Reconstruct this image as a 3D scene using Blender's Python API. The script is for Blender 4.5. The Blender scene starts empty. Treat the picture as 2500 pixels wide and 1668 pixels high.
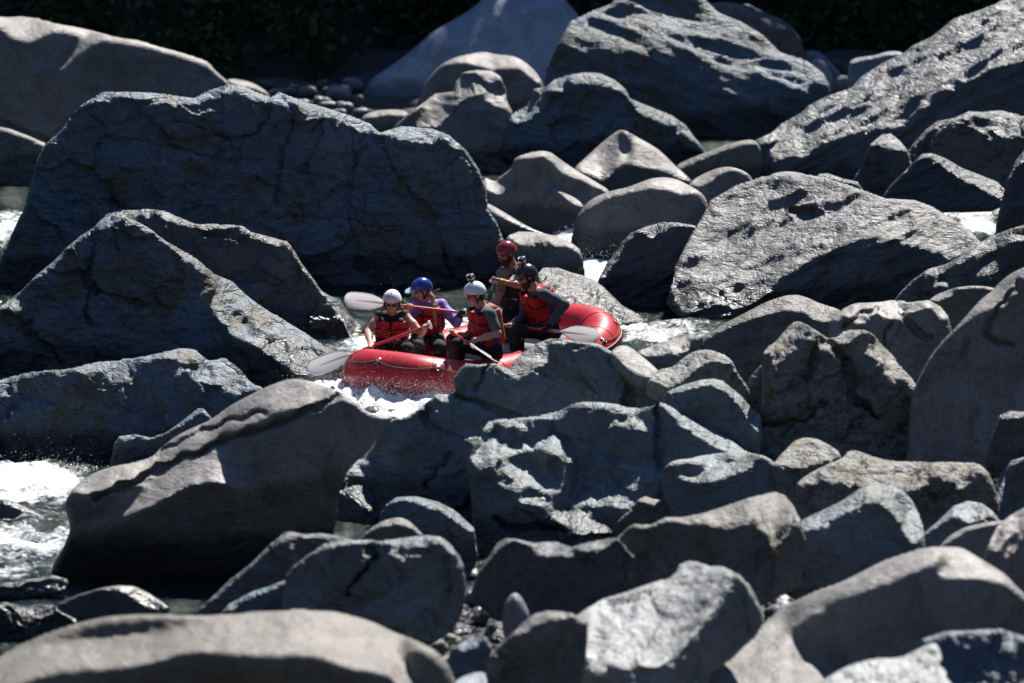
import bpy, math, random
import numpy as np
from mathutils import Vector

# ------------------------------------------------------------------ camera, light, exposure
SUN_EL, SUN_AZ = 53.0, 24.0          # degrees; azimuth to the right of the view direction (backlight)
CAM_H, PITCH, LENS = 10.58, math.radians(10.0), 180.0
SC = bpy.context.scene
COL = SC.collection
cam_data = bpy.data.cameras.new('camera'); cam = bpy.data.objects.new('camera', cam_data); COL.objects.link(cam)
cam.location = (0, 0, CAM_H); cam.rotation_euler = (math.pi/2 - PITCH, 0, 0)
cam_data.lens = LENS; cam_data.sensor_width = 36.0; cam_data.clip_start = 0.5; cam_data.clip_end = 3000
cam_data.dof.use_dof = True; cam_data.dof.focus_distance = 58.4; cam_data.dof.aperture_fstop = 1.7
cam_data.dof.aperture_blades = 0
SC.camera = cam
world = bpy.data.worlds.new('World'); SC.world = world; world.use_nodes = True
wn = world.node_tree.nodes; wl = world.node_tree.links
bg = wn['Background']; sky = wn.new('ShaderNodeTexSky'); sky.sky_type = 'NISHITA'
sky.sun_disc = False; sky.sun_elevation = math.radians(SUN_EL); sky.sun_rotation = math.radians(SUN_AZ)
sky.altitude = 500; sky.air_density = 1.0; sky.dust_density = 0.0; sky.ozone_density = 6.0
wl.new(sky.outputs[0], bg.inputs[0]); bg.inputs[1].default_value = 0.064
sl = bpy.data.lights.new('sun', 'SUN'); sun = bpy.data.objects.new('sun', sl); COL.objects.link(sun)
sl.energy = 5.0; sl.angle = math.radians(0.53); sl.color = (1.0, 0.95, 0.88)
_e, _a = math.radians(SUN_EL), math.radians(SUN_AZ)
SUNV = Vector((math.sin(_a)*math.cos(_e), math.cos(_a)*math.cos(_e), math.sin(_e)))
sun.rotation_euler = SUNV.to_track_quat('Z', 'Y').to_euler(); sun.location = (20, 60, 40)
SC.view_settings.view_transform = 'Standard'; SC.view_settings.look = 'None'
SC.view_settings.exposure = 0.95; SC.view_settings.gamma = 1.0
SC.cycles.use_denoising = True; SC.cycles.max_bounces = 5; SC.cycles.diffuse_bounces = 2
SC.cycles.sample_clamp_indirect = 4.0; SC.cycles.caustics_reflective = False; SC.cycles.caustics_refractive = False

# ------------------------------------------------------------------ geometry of the view: pixel of the 2500 x 1668 photograph + distance -> point
FPX = LENS/36.0*2500.0
CT, ST = math.cos(PITCH), math.sin(PITCH)
def P(u, v, Y):
    """world point on the line of sight of photo pixel (u, v) at ground distance Y (arrays allowed)"""
    xc = (np.asarray(u, float)-1250.0)/FPX; yc = -(np.asarray(v, float)-834.0)/FPX
    dy = CT + yc*ST; dz = -ST + yc*CT
    t = np.asarray(Y, float)/dy
    return np.stack(np.broadcast_arrays(xc*t, np.asarray(Y, float)+0*t, CAM_H+dz*t), -1)
def gY(v, z=0.0):
    yc = -(v-834.0)/FPX
    return (CAM_H-z)*(CT+yc*ST)/(ST-yc*CT)
def vert_of(Y, z=0.0):
    a = math.atan2(CAM_H-z, Y)-PITCH
    return 834.0+FPX*math.tan(a)
def project(p):
    x, y, z = p[..., 0], p[..., 1], p[..., 2]-CAM_H
    d = y*CT - z*ST; up = y*ST + z*CT
    return 1250+FPX*x/d, 834-FPX*up/d
CROPS = {'A': (0, 0), 'B': (800, 0), 'C': (1600, 0), 'D': (0, 500), 'E': (1600, 500), 'F': (0, 1068), 'G': (800, 1068),
         'H': (1600, 1068), 'I': (800, 500), 'J': (1050, 900), 'K': (1550, 650), 'L': (100, 900)}
def px(tag, pts):
    a = np.array(pts, float)
    if tag == 'T': return a/0.94
    if tag == 'S': return a
    if tag == 'N': return a/3.357+np.array((1100., 300.))
    return a/2.6111+np.array(CROPS[tag], float)

# ------------------------------------------------------------------ numpy noise
_rs = np.random.RandomState(7)
_perm = _rs.permutation(4096)
_grad = _rs.normal(size=(4096, 3)); _grad /= np.linalg.norm(_grad, axis=1)[:, None]
def _h(i, j, k): return _perm[(_perm[(_perm[i & 4095]+j) & 4095]+k) & 4095]
def perlin(p):
    p = np.asarray(p, float); i = np.floor(p).astype(int); f = p-i
    w = f*f*f*(f*(f*6-15)+10); r = 0
    for a in (0, 1):
        for b in (0, 1):
            for c in (0, 1):
                g = _grad[_h(i[:, 0]+a, i[:, 1]+b, i[:, 2]+c)]
                d = g[:, 0]*(f[:, 0]-a)+g[:, 1]*(f[:, 1]-b)+g[:, 2]*(f[:, 2]-c)
                r = r+d*(w[:, 0] if a else 1-w[:, 0])*(w[:, 1] if b else 1-w[:, 1])*(w[:, 2] if c else 1-w[:, 2])
    return r*1.6
def fbm(p, o=4, gain=0.5, lac=2.03):
    r = 0; a = 1.0; q = np.array(p, float)
    for _ in range(o):
        r = r+a*perlin(q); q = q*lac+17.3; a *= gain
    return r
def ridged(p, o=4, gain=0.5):
    r = 0; a = 1.0; q = np.array(p, float)
    for _ in range(o):
        r = r+a*(1-np.abs(perlin(q))*2); q = q*2.1+9.1; a *= gain
    return r
def facets(p, tilt=0.9):
    """broken-stone relief: each jittered cell is a tilted plane"""
    p = np.asarray(p, float); i0 = np.floor(p).astype(int)
    best = np.full(len(p), 1e9); val = np.zeros(len(p))
    for a in (-1, 0, 1):
        for b in (-1, 0, 1):
            for c in (-1, 0, 1):
                ii = i0+np.array((a, b, c)); hh = _h(ii[:, 0], ii[:, 1], ii[:, 2])
                jit = _grad[hh]*0.45
                d = p-(ii+0.5+jit); dd = (d*d).sum(1)
                g = _grad[(hh*7+3) & 4095]
                m = dd < best
                v = ((hh % 97)/97.0-0.5)*0.55+tilt*(d*g).sum(1)
                best = np.where(m, dd, best); val = np.where(m, v, val)
    return val

# ------------------------------------------------------------------ mesh / object helpers
def mesh_np(name, V, F, smooth=True):
    me = bpy.data.meshes.new(name)
    V = np.asarray(V, np.float32); F = np.asarray(F, np.int32)
    n = F.shape[1]
    me.vertices.add(len(V)); me.vertices.foreach_set('co', V.ravel())
    me.loops.add(F.size); me.loops.foreach_set('vertex_index', F.ravel())
    me.polygons.add(len(F)); me.polygons.foreach_set('loop_start', np.arange(0, F.size, n, dtype=np.int32))
    me.polygons.foreach_set('loop_total', np.full(len(F), n, np.int32))
    me.update(calc_edges=True)
    me.polygons.foreach_set('use_smooth', np.full(len(F), smooth))
    return me
def link(name, me, mat, parent=None, loc=None):
    o = bpy.data.objects.new(name, me); COL.objects.link(o)
    if mat is not None and me is not None: me.materials.append(mat)
    if parent is not None: o.parent = parent
    if loc is not None: o.location = loc
    return o
def tag(o, label, cat, group=None):
    o['label'] = label; o['category'] = cat
    if group: o['group'] = group
    return o

# ------------------------------------------------------------------ materials
def nodes(name):
    m = bpy.data.materials.new(name); m.use_nodes = True
    return m, m.node_tree.nodes, m.node_tree.links, m.node_tree.nodes['Principled BSDF']
def ramp(n, stops):
    r = n.new('ShaderNodeValToRGB'); e = r.color_ramp.elements
    while len(e) < len(stops): e.new(0.5)
    for k, (p, c) in enumerate(stops):
        e[k].position = p; e[k].color = (c[0], c[1], c[2], 1) if not isinstance(c, float) else (c, c, c, 1)
    return r
def noise_node(n, l, co, scale, detail=6, rough=0.55, dist=0.0):
    t = n.new('ShaderNodeTexNoise'); t.inputs['Scale'].default_value = scale; t.inputs['Detail'].default_value = detail
    t.inputs['Roughness'].default_value = rough; t.inputs['Distortion'].default_value = dist
    l.new(co, t.inputs['Vector']); return t
def mixc(n, l, fac, a, b, mode='MIX'):
    m = n.new('ShaderNodeMix'); m.data_type = 'RGBA'; m.blend_type = mode
    if isinstance(fac, float): m.inputs['Factor'].default_value = fac
    else: l.new(fac, m.inputs['Factor'])
    for s, i in ((a, 6), (b, 7)):
        if isinstance(s, tuple): m.inputs[i].default_value = (s[0], s[1], s[2], 1)
        else: l.new(s, m.inputs[i])
    return m.outputs[2]
def rock_mat(name, c0, c1, stain, rough, bump, spec=0.4, stain_amt=0.5, speck=0.25, lichen=None, fine=90.0, fiss=0.0):
    m, n, l, b = nodes(name)
    geo = n.new('ShaderNodeNewGeometry'); pos = geo.outputs['Position']
    big = noise_node(n, l, pos, 0.9, 4, 0.6, 0.6)
    col = mixc(n, l, ramp_of(n, l, big.outputs['Fac'], [(0.35, 0.0), (0.65, 1.0)]), c0, c1)
    st = noise_node(n, l, pos, 1.7, 5, 0.7, 1.2)
    col = mixc(n, l, ramp_of(n, l, st.outputs['Fac'], [(0.46, 0.0), (0.62, stain_amt)]), col, stain)
    fn = noise_node(n, l, pos, 24.0, 2, 0.75)
    col = mixc(n, l, speck, col, ramp_of(n, l, fn.outputs['Fac'], [(0.3, (0.25, 0.25, 0.25)), (0.7, (1.0, 1.0, 1.0))]), 'MULTIPLY')
    if lichen:
        ln = noise_node(n, l, pos, 4.5, 9, 0.75, 0.5)
        up = n.new('ShaderNodeSeparateXYZ'); l.new(geo.outputs['Normal'], up.inputs[0])
        mm = n.new('ShaderNodeMath'); mm.operation = 'MULTIPLY'
        l.new(ramp_of(n, l, ln.outputs['Fac'], [(0.55, 0.0), (0.62, 0.85)]), mm.inputs[0]); mm.inputs[1].default_value = 1.0
        col = mixc(n, l, mm.outputs[0], col, lichen)
    # wet, darker band just above the river
    sep = n.new('ShaderNodeSeparateXYZ'); l.new(pos, sep.inputs[0])
    add = n.new('ShaderNodeMath'); add.operation = 'MULTIPLY_ADD'
    l.new(big.outputs['Fac'], add.inputs[0]); add.inputs[1].default_value = -0.6; l.new(sep.outputs['Z'], add.inputs[2])
    wet = ramp_of(n, l, add.outputs[0], [(0.0, 1.0), (0.14, 0.0)])
    col = mixc(n, l, wet, col, mixc(n, l, 1.0, col, (0.32, 0.33, 0.35), 'MULTIPLY'))
    l.new(col, b.inputs['Base Color'])
    rr = n.new('ShaderNodeMath'); rr.operation = 'MULTIPLY_ADD'
    l.new(wet, rr.inputs[0]); rr.inputs[1].default_value = -0.2; 
    r2 = n.new('ShaderNodeMath'); r2.operation = 'MULTIPLY_ADD'; l.new(st.outputs['Fac'], r2.inputs[0])
    r2.inputs[1].default_value = 0.25; r2.inputs[2].default_value = rough-0.12; l.new(r2.outputs[0], rr.inputs[2])
    l.new(rr.outputs[0], b.inputs['Roughness']); b.inputs['Specular IOR Level'].default_value = spec
    mp = n.new('ShaderNodeMapping'); mp.inputs['Rotation'].default_value = (0.25, 0.45, 0.2); mp.inputs['Scale'].default_value = (1.0, 1.0, 2.3); l.new(pos, mp.inputs['Vector'])
    prev = None
    for k, (sc, dist, det, dis) in enumerate(((3.2, 0.15, 3, 0.8), (10.0, 0.06, 4, 0.5), (34.0, 0.024, 2, 0.3))):
        bb = n.new('ShaderNodeBump'); bb.inputs['Strength'].default_value = min(1.0, bump*(1.0 if k else 0.8)); bb.inputs['Distance'].default_value = dist
        t_ = noise_node(n, l, mp.outputs[0], sc, det, 0.66, dis)
        if k == 1:                                            # fissures
            vo = n.new('ShaderNodeTexVoronoi'); vo.feature = 'DISTANCE_TO_EDGE'; vo.inputs['Scale'].default_value = 2.1; vo.inputs['Randomness'].default_value = 1.0
            wv = n.new('ShaderNodeVectorMath'); wv.operation = 'MULTIPLY_ADD'; l.new(big.outputs['Color'], wv.inputs[0]); wv.inputs[1].default_value = (0.9, 0.9, 0.9); l.new(mp.outputs[0], wv.inputs[2]); l.new(wv.outputs[0], vo.inputs['Vector'])
            fr = n.new('ShaderNodeMapRange'); l.new(vo.outputs['Distance'], fr.inputs[0]); fr.inputs[1].default_value = 0.0; fr.inputs[2].default_value = 0.05; fr.inputs[3].default_value = -0.5*fiss; fr.inputs[4].default_value = 0.0
            ad = n.new('ShaderNodeMath'); ad.operation = 'ADD'; l.new(t_.outputs['Fac'], ad.inputs[0]); l.new(fr.outputs[0], ad.inputs[1]); l.new(ad.outputs[0], bb.inputs['Height'])
        else: l.new(t_.outputs['Fac'], bb.inputs['Height'])
        if prev: l.new(prev, bb.inputs['Normal'])
        prev = bb.outputs[0]
    l.new(prev, b.inputs['Normal'])
    return m
def ramp_of(n, l, fac, stops):
    r = ramp(n, stops); l.new(fac, r.inputs[0]); return r.outputs[0]
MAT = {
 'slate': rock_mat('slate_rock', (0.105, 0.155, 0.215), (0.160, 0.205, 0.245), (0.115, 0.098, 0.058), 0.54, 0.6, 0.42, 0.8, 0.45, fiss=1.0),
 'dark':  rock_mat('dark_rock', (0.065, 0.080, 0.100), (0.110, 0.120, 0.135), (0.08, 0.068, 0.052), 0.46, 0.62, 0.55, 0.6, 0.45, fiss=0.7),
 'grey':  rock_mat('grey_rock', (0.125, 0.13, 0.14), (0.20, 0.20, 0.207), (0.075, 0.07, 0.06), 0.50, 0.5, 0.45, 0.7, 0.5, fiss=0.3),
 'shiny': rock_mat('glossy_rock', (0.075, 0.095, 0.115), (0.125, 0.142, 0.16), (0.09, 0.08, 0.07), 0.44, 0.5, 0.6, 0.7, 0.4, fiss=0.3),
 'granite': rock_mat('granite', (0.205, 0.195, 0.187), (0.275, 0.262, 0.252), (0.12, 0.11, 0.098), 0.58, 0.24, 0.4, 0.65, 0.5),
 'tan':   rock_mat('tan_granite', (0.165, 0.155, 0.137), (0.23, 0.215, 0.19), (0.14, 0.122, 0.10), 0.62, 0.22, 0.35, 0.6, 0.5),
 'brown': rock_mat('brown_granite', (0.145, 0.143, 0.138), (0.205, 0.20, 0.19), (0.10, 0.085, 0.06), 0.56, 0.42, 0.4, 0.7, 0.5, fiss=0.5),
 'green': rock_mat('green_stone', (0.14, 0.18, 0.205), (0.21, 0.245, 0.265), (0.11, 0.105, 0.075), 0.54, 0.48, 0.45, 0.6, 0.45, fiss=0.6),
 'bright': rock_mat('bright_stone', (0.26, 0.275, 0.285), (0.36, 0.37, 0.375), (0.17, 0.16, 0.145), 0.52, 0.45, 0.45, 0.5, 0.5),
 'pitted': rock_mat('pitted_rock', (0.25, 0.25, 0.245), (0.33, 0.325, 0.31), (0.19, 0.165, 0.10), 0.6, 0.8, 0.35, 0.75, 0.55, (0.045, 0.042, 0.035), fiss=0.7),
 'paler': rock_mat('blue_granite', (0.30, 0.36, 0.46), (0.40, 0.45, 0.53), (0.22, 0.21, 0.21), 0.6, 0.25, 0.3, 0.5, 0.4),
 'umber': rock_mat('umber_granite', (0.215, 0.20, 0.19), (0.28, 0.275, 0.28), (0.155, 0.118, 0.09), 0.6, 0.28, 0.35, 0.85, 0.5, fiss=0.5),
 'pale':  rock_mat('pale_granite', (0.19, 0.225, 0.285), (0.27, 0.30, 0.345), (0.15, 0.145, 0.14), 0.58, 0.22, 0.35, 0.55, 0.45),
}

# ------------------------------------------------------------------ boulders
from math import floor
def inside(poly, U, V):
    r = np.zeros(U.shape, bool); n = len(poly); x, y = poly[:, 0], poly[:, 1]
    for i in range(n):
        j = (i-1) % n
        if y[i] == y[j]: continue
        c = ((y[i] > V) != (y[j] > V)) & (U < (x[j]-x[i])*(V-y[i])/(y[j]-y[i])+x[i])
        r ^= c
    return r
def seg_dist(poly, U, V, closed=True):
    """distance to a polyline and the nearest point on it"""
    best = np.full(U.shape, 1e9); bx = np.zeros(U.shape); by = np.zeros(U.shape); n = len(poly)
    for i in range(n if closed else n-1):
        a = poly[i]; b = poly[(i+1) % n]; d = b-a; L = d.dot(d)+1e-9
        t = np.clip(((U-a[0])*d[0]+(V-a[1])*d[1])/L, 0, 1); qx = a[0]+t*d[0]; qy = a[1]+t*d[1]
        dd = (U-qx)**2+(V-qy)**2; m = dd < best
        best = np.where(m, dd, best); bx = np.where(m, qx, bx); by = np.where(m, qy, by)
    return np.sqrt(best), bx, by
def smooth_poly(poly, it=1, k=0.22):
    for _ in range(it):
        n = np.roll(poly, -1, 0); q = np.empty((2*len(poly), 2)); q[0::2] = poly*(1-k)+n*k; q[1::2] = poly*k+n*(1-k); poly = q
    return poly
def blur(a, k):
    for _ in range(k):
        p = np.pad(a, 1, 'edge'); a = (p[1:-1, 1:-1]*4+(p[:-2, 1:-1]+p[2:, 1:-1]+p[1:-1, :-2]+p[1:-1, 2:])*2+p[:-2, :-2]+p[:-2, 2:]+p[2:, :-2]+p[2:, 2:])/16
    return a
ZB = np.full((430, 660), -1.0)          # nearest-surface record at 5 px cells, offset 300 px / 200 px, filled front to back
def zb_idx(U, V): return np.clip(((V+200)/5).astype(int), 0, 429), np.clip(((U+400)/5).astype(int), 0, 659)
STYLE = {  # name: (facet amp, facet freq, fbm amp, fbm freq, ridge amp, ridge freq, stretch dir xyz, outline smoothing)
 'smooth': (0.006, 2.2, 0.042, 0.9, 0.0, 1, (1, 1, 1), 2),
 'worn':   (0.060, 1.25, 0.040, 1.4, 0.010, 5, (1, 1, 1), 0),
 'rough':  (0.075, 1.7, 0.040, 1.5, 0.016, 4.5, (1, 1, 1.4), 0),
 'strata': (0.014, 1.6, 0.035, 1.0, 0.030, 2.7, (0.5, 0.8, 2.0), 0),
 'block':  (0.070, 1.3, 0.025, 1.1, 0.010, 5, (1, 1, 1), 0),
 'pitted': (0.045, 3.6, 0.040, 2.0, 0.012, 7, (1, 1, 1), 1),
}
RNG = random.Random(3)
def boulder(name, label, outline, lit=(), style='worn', mat='grey', Y=None, rim=26, G=0.2, GL=2.1, hx=0.0, cracks=(), step=None,
            thick=0.75, cat='boulder', ext=True, amp=1.0, push=True, wh=0.05, holes=(), tilt=25.0, under=(), GU=-0.4):
    fa, ff, na, nf, ra, rf, sd, sm = STYLE[style]
    poly = np.concatenate([px(*o) for o in outline]) if isinstance(outline, list) else px(*outline)
    if sm: poly = smooth_poly(poly, sm)
    lo, hi = poly.min(0), poly.max(0); size = hi-lo
    if Y is None: Y = gY(hi[1])
    if FG[0]: Y = 50.5-(53.0-Y)*1.45                     # the near bank climbs towards the viewer
    if step is None: step = float(np.clip(math.sqrt(size[0]*size[1])/85.0, 3.6, 6.5))
    us = np.arange(lo[0]-2*step, hi[0]+2*step, step); vs = np.arange(lo[1]-2*step, hi[1]+2*step, step)
    U, V = np.meshgrid(us, vs)
    ins = inside(poly, U, V); dist, qx, qy = seg_dist(poly, U, V)
    mpp = Y/CT/FPX                                        # metres per photo pixel at that distance
    # wanted depth gradient: flat lit top, steep shaded front
    litm = np.zeros(U.shape)
    for lp in lit:
        q = px(*lp); litm = np.maximum(litm, inside(q, U, V).astype(float))
    litm = blur(litm, 1 if style in ('rough', 'strata', 'block', 'pitted') else 2)
    GL = 1.0+(GL-1.0)*1.4; Gv = G+(GL-G)*litm
    for up_ in under:
        um = blur(inside(px(*up_), U, V).astype(float), 2); Gv = Gv*(1-um)+GU*um
    # cells used by the mesh
    cell = ins[:-1, :-1] | ins[1:, :-1] | ins[:-1, 1:] | ins[1:, 1:]
    used = np.zeros(U.shape, bool)
    used[:-1, :-1] |= cell; used[1:, :-1] |= cell; used[:-1, 1:] |= cell; used[1:, 1:] |= cell
    # least-squares surface with these gradients (conjugate gradients)
    h = step*mpp
    ev = used[1:, :] & used[:-1, :]; eh = used[:, 1:] & used[:, :-1]
    gv = -0.5*(Gv[1:, :]+Gv[:-1, :])*h                    # row i+1 is lower in the picture
    gh = hx*h*np.ones((U.shape[0], U.shape[1]-1))
    def DT(av, ah):
        r = np.zeros(U.shape); a = np.where(ev, av, 0); b = np.where(eh, ah, 0)*wh
        r[1:, :] += a; r[:-1, :] -= a; r[:, 1:] += b; r[:, :-1] -= b; return r
    def Aop(x): return DT(x[1:, :]-x[:-1, :], x[:, 1:]-x[:, :-1])+1e-6*np.where(used, x, 0)
    bvec = DT(gv, gh)
    X = np.where(used, (hi[1]-V)*mpp*Gv.mean(), 0.0)
    r = bvec-Aop(X); r = np.where(used, r, 0); p_ = r.copy(); rs = (r*r).sum()
    for _ in range(220):
        Ap = Aop(p_); al = rs/((p_*Ap).sum()+1e-20); X += al*p_; r -= al*Ap; rn = (r*r).sum()
        if rn < 1e-9: break
        p_ = r+(rn/rs)*p_; rs = rn
    D = X-np.percentile(X[used], 3)
    # rounding towards the outline
    dm = max(dist[ins].max(), 1.0); rr = min(rim, dm)
    t = np.clip(np.where(ins, dist, 0)/rr, 0, 1)
    D = D+rr*mpp*0.95*(1-np.sqrt(np.clip(1-(1-t)**2, 0, 1)))
    for cp, w, dep in cracks:
        q = px(*cp)
        jig = 3.5*np.sin(U*0.11+V*0.07)+2.5*np.sin(U*0.05-V*0.16)
        dd, _, _ = seg_dist(q, U+jig, V+jig*0.7, False); D = D+dep*np.exp(-(dd/w)**2)
    for (hp, dep) in holes:
        q = px(*hp); hm = blur(inside(q, U, V).astype(float), 1); D = D+dep*hm
    UU = np.where(ins, U, qx); VV = np.where(ins, V, qy)
    YY = Y+D
    if push:
        iv, iu = zb_idx(UU, VV); zb = ZB[iv, iu]; m = used & (zb > 0)
        if m.any():
            need = (zb[m]+0.04-YY[m]).max()
            if need > 0: YY = YY+min(need, 2.5); Y += min(need, 2.5)
    iv, iu = zb_idx(UU[ins], VV[ins]); np.maximum.at(ZB, (iv, iu), YY[ins])
    pf = P(UU, VV, YY)
    # normals of the front for the relief
    du = np.gradient(pf, axis=1); dv = np.gradient(pf, axis=0); nrm = np.cross(dv, du); nrm /= np.linalg.norm(nrm, axis=2)[..., None]+1e-9
    nrm = np.where((nrm[..., 1] > 0)[..., None] & (nrm[..., 2] < 0)[..., None], -nrm, nrm)
    scl = float(np.clip(math.sqrt(size[0]*size[1])*mpp/1.6, 0.35, 1.25))*amp
    def relief(pts):
        ca, sa = math.cos(math.radians(tilt)), math.sin(math.radians(tilt)); q = np.stack([pts[:, 0]*ca+pts[:, 2]*sa, pts[:, 1], -pts[:, 0]*sa+pts[:, 2]*ca], -1) if style == 'strata' else pts
        q = q*np.array(sd)+RNG_OFF; rscale = 1/max(scl, 0.45)
        w = np.stack([fbm(q*1.1*rscale+k*31.7, 2) for k in range(3)], -1)*0.35
        d = na*fbm(q*nf*rscale, 5)
        if fa: d = d+fa*facets(q*ff*rscale+w)+fa*0.4*facets(q*ff*2.3*rscale+w+5.5)
        if ra: d = d+ra*(ridged(q*rf*rscale+w, 3)-0.8)
        if style == 'pitted': d = d-0.05*np.clip(fbm(q*6*rscale, 2)-0.25, 0, 1)
        return d*scl
    RNG_OFF = np.array([RNG.uniform(-50, 50) for _ in range(3)])
    idx = np.where(used.ravel(), np.cumsum(used.ravel())-1, -1).reshape(U.shape)
    fpts = pf[used]; fn_ = nrm[used]; edge = np.clip(dist[used]/(4*step), 0, 1)*ins[used]
    V1 = fpts+fn_*(relief(fpts)*(0.15+0.85*edge))[:, None]
    # far side: its own thickness, rounded
    Wm = min(size[0], size[1])*mpp*thick
    tb = np.clip(np.where(ins, dist, 0)/dm, 0, 1)
    YB = YY+0.04+np.where(ins, 1, 0)*(Wm*np.sqrt(np.clip(1-(1-tb)**2, 0, 1)))
    # far side keeps its height instead of running along the line of sight
    pb0 = pf.copy(); pb0[..., 1] = YB; pb0[..., 0] = pf[..., 0]; pb0[..., 2] = pf[..., 2]-0.176*(YB-YY)
    bpts = pb0[used]; V2 = bpts+np.array((0, 1.0, 0))*(relief(bpts)*0.6*edge)[:, None]
    on = ~ins[used]                                       # outline vertices are shared by both sides
    nf_ = len(V1); bi = np.arange(nf_)+nf_; bi[on] = np.arange(nf_)[on]
    keep = np.where(~on)[0]; remap = np.full(2*nf_, -1); remap[:nf_] = np.arange(nf_); remap[nf_+keep] = nf_+np.arange(len(keep))
    a, b, c, d = idx[:-1, :-1][cell], idx[:-1, 1:][cell], idx[1:, 1:][cell], idx[1:, :-1][cell]
    Ff = np.stack([a, d, c, b], 1); Fb = np.stack([bi[a], bi[b], bi[c], bi[d]], 1)
    Fall = remap[np.concatenate([Ff, Fb])]; Vall = np.concatenate([V1, V2[keep]])
    base = np.array((Vall[:, 0].mean(), Vall[:, 1].min()+0.3*(Vall[:, 1].max()-Vall[:, 1].min()), max(Vall[:, 2].min(), -0.3)))
    o = link(name, mesh_np(name, Vall-base, Fall), MAT[mat], loc=base)
    tag(o, label, cat)
    ROCKLOG.append((label, round(Y, 2), round(float(V1[:, 2].min()), 2), round(float(V1[:, 2].max()), 2), len(Vall)))
    return o
ROCKLOG = []; FG = [False]
# ------------------------------------------------------------------ the boulders, nearest first (outline, lit crest planes)
B_ = boulder
def foreground_rocks():
    B_('boulder', 'broad smooth tan boulder filling the bottom left corner', ('F', [(-160,1560),(-80,1480),(0,1400),(120,1330),(250,1270),(400,1215),(530,1175),(700,1140),(900,1130),(1150,1135),(1400,1135),(1600,1115),(1800,1100),(2000,1100),(2150,1115),(2270,1145),(2380,1180),(2489,1235),(2649,1295),(2769,1355),(2839,1420),(2879,1490),(2899,1567),(2900,1790),(-160,1790)]),
       [('F', [(-200,1400),(2639,1000),(2760,1340),(2640,1345),(2560,1400),(2620,1500),(2650,1640),(2560,1640),(2500,1510),(2380,1482),(2250,1480),(2150,1440),(2000,1395),(1850,1385),(1650,1400),(1450,1385),(1250,1360),(1100,1370),(950,1430),(700,1470),(400,1500),(200,1540),(-200,1720)])], 'smooth', 'tan', rim=40, GL=2.3, Y=43.6, GU=-0.25, under=[('F', [(100,1620),(700,1520),(1000,1460),(1250,1400),(1650,1440),(2000,1440),(2350,1540),(2500,1600),(2500,1800),(100,1800)])])
    B_('boulder', 'bright sunlit lumpy rock at the bottom right edge', ('H', [(950,1700),(1060,1560),(1150,1500),(1250,1450),(1400,1410),(1560,1410),(1680,1350),(1780,1300),(1820,1360),(1830,1420),(1800,1440),(1860,1500),(1850,1530),(1900,1580),(1950,1700)]),
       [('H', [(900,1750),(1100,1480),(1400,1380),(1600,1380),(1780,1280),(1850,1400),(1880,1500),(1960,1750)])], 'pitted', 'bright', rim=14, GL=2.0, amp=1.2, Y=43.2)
    B_('boulder', 'bright lit top of a small stone at the bottom edge by the tan boulder', ('G', [(780,1640),(810,1560),(850,1530),(930,1500),(1000,1495),(1020,1560),(1010,1640)]), [('G', [(780,1640),(850,1500),(1000,1480),(1020,1560),(1000,1640)])], 'smooth', 'pale', rim=12, Y=44.3)
    B_('boulder', 'shaded bluish rock behind the bright lumps at bottom right', ('H', [(1640,1700),(1700,1290),(1850,1240),(2050,1230),(2200,1220),(2350,1270),(2460,1300),(2460,1700)]), [('H', [(2230,1370),(2240,1300),(2290,1280),(2290,1350)])], 'worn', 'slate', rim=14, G=0.6, Y=44.0)
    B_('boulder', 'dark olive boulder with a bright cap at the bottom centre', ('G', [(960,1700),(990,1560),(1010,1500),(1050,1380),(1100,1320),(1180,1250),(1240,1190),(1310,1130),(1400,1108),(1480,1112),(1560,1125),(1660,1180),(1650,1400),(1600,1700)]),
       [('G', [(1190,1230),(1310,1120),(1420,1100),(1560,1125),(1500,1150),(1400,1165),(1300,1200),(1220,1260)])], 'worn', 'brown', rim=12, Y=44.4)
    B_('boulder', 'flat topped bright grey boulder sloping left at bottom centre right', ('H', [(-609,1700),(-589,1450),(-609,1330),(-589,1230),(-529,1160),(-449,1100),(-329,1030),(-189,990),(-39,940),(91,900),(141,850),(161,810),(220,790),(290,805),(350,825),(430,825),(480,850),(540,880),(600,950),(640,1020),(680,1110),(690,1180),(640,1270),(560,1340),(480,1420),(350,1500),(300,1700)]),
       [('H', [(-529,1160),(-449,1100),(-189,975),(91,880),(141,835),(161,790),(220,770),(350,805),(480,830),(540,880),(480,920),(400,1020),(300,1170),(240,1240),(200,1320),(100,1400),(-30,1470),(-100,1420),(-190,1480),(-300,1450),(-380,1540),(-440,1500),(-400,1420),(-520,1400),(-450,1300),(-480,1230),(-420,1180)])], 'worn', 'bright', rim=14, GL=2.1, amp=1.1, Y=44.8)
    B_('boulder', 'large grey boulder with a bright crest running up to the right corner', ('H', [(200,1720),(300,1560),(400,1440),(560,1310),(680,1200),(800,1090),(920,1030),(1050,970),(1180,930),(1320,860),(1450,790),(1600,740),(1720,700),(1850,700),(1950,700),(2050,760),(2130,810),(2230,870),(2300,950),(2380,1020),(2470,1100),(2470,1720)]),
       [('H', [(680,1200),(800,1090),(1050,950),(1320,840),(1600,720),(1850,680),(1960,685),(2130,790),(2300,930),(2480,1080),(2350,1000),(2250,940),(2150,920),(2050,880),(1950,870),(1810,900),(1830,840),(1890,780),(1850,770),(1700,830),(1500,910),(1300,990),(1200,1020),(1050,1090),(1100,1110),(950,1150),(860,1230),(880,1300),(930,1370),(1000,1400),(1250,1470),(1200,1750),(180,1750),(300,1540),(560,1300)])], 'smooth', 'granite', rim=20, GL=1.9, Y=45.2)
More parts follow.
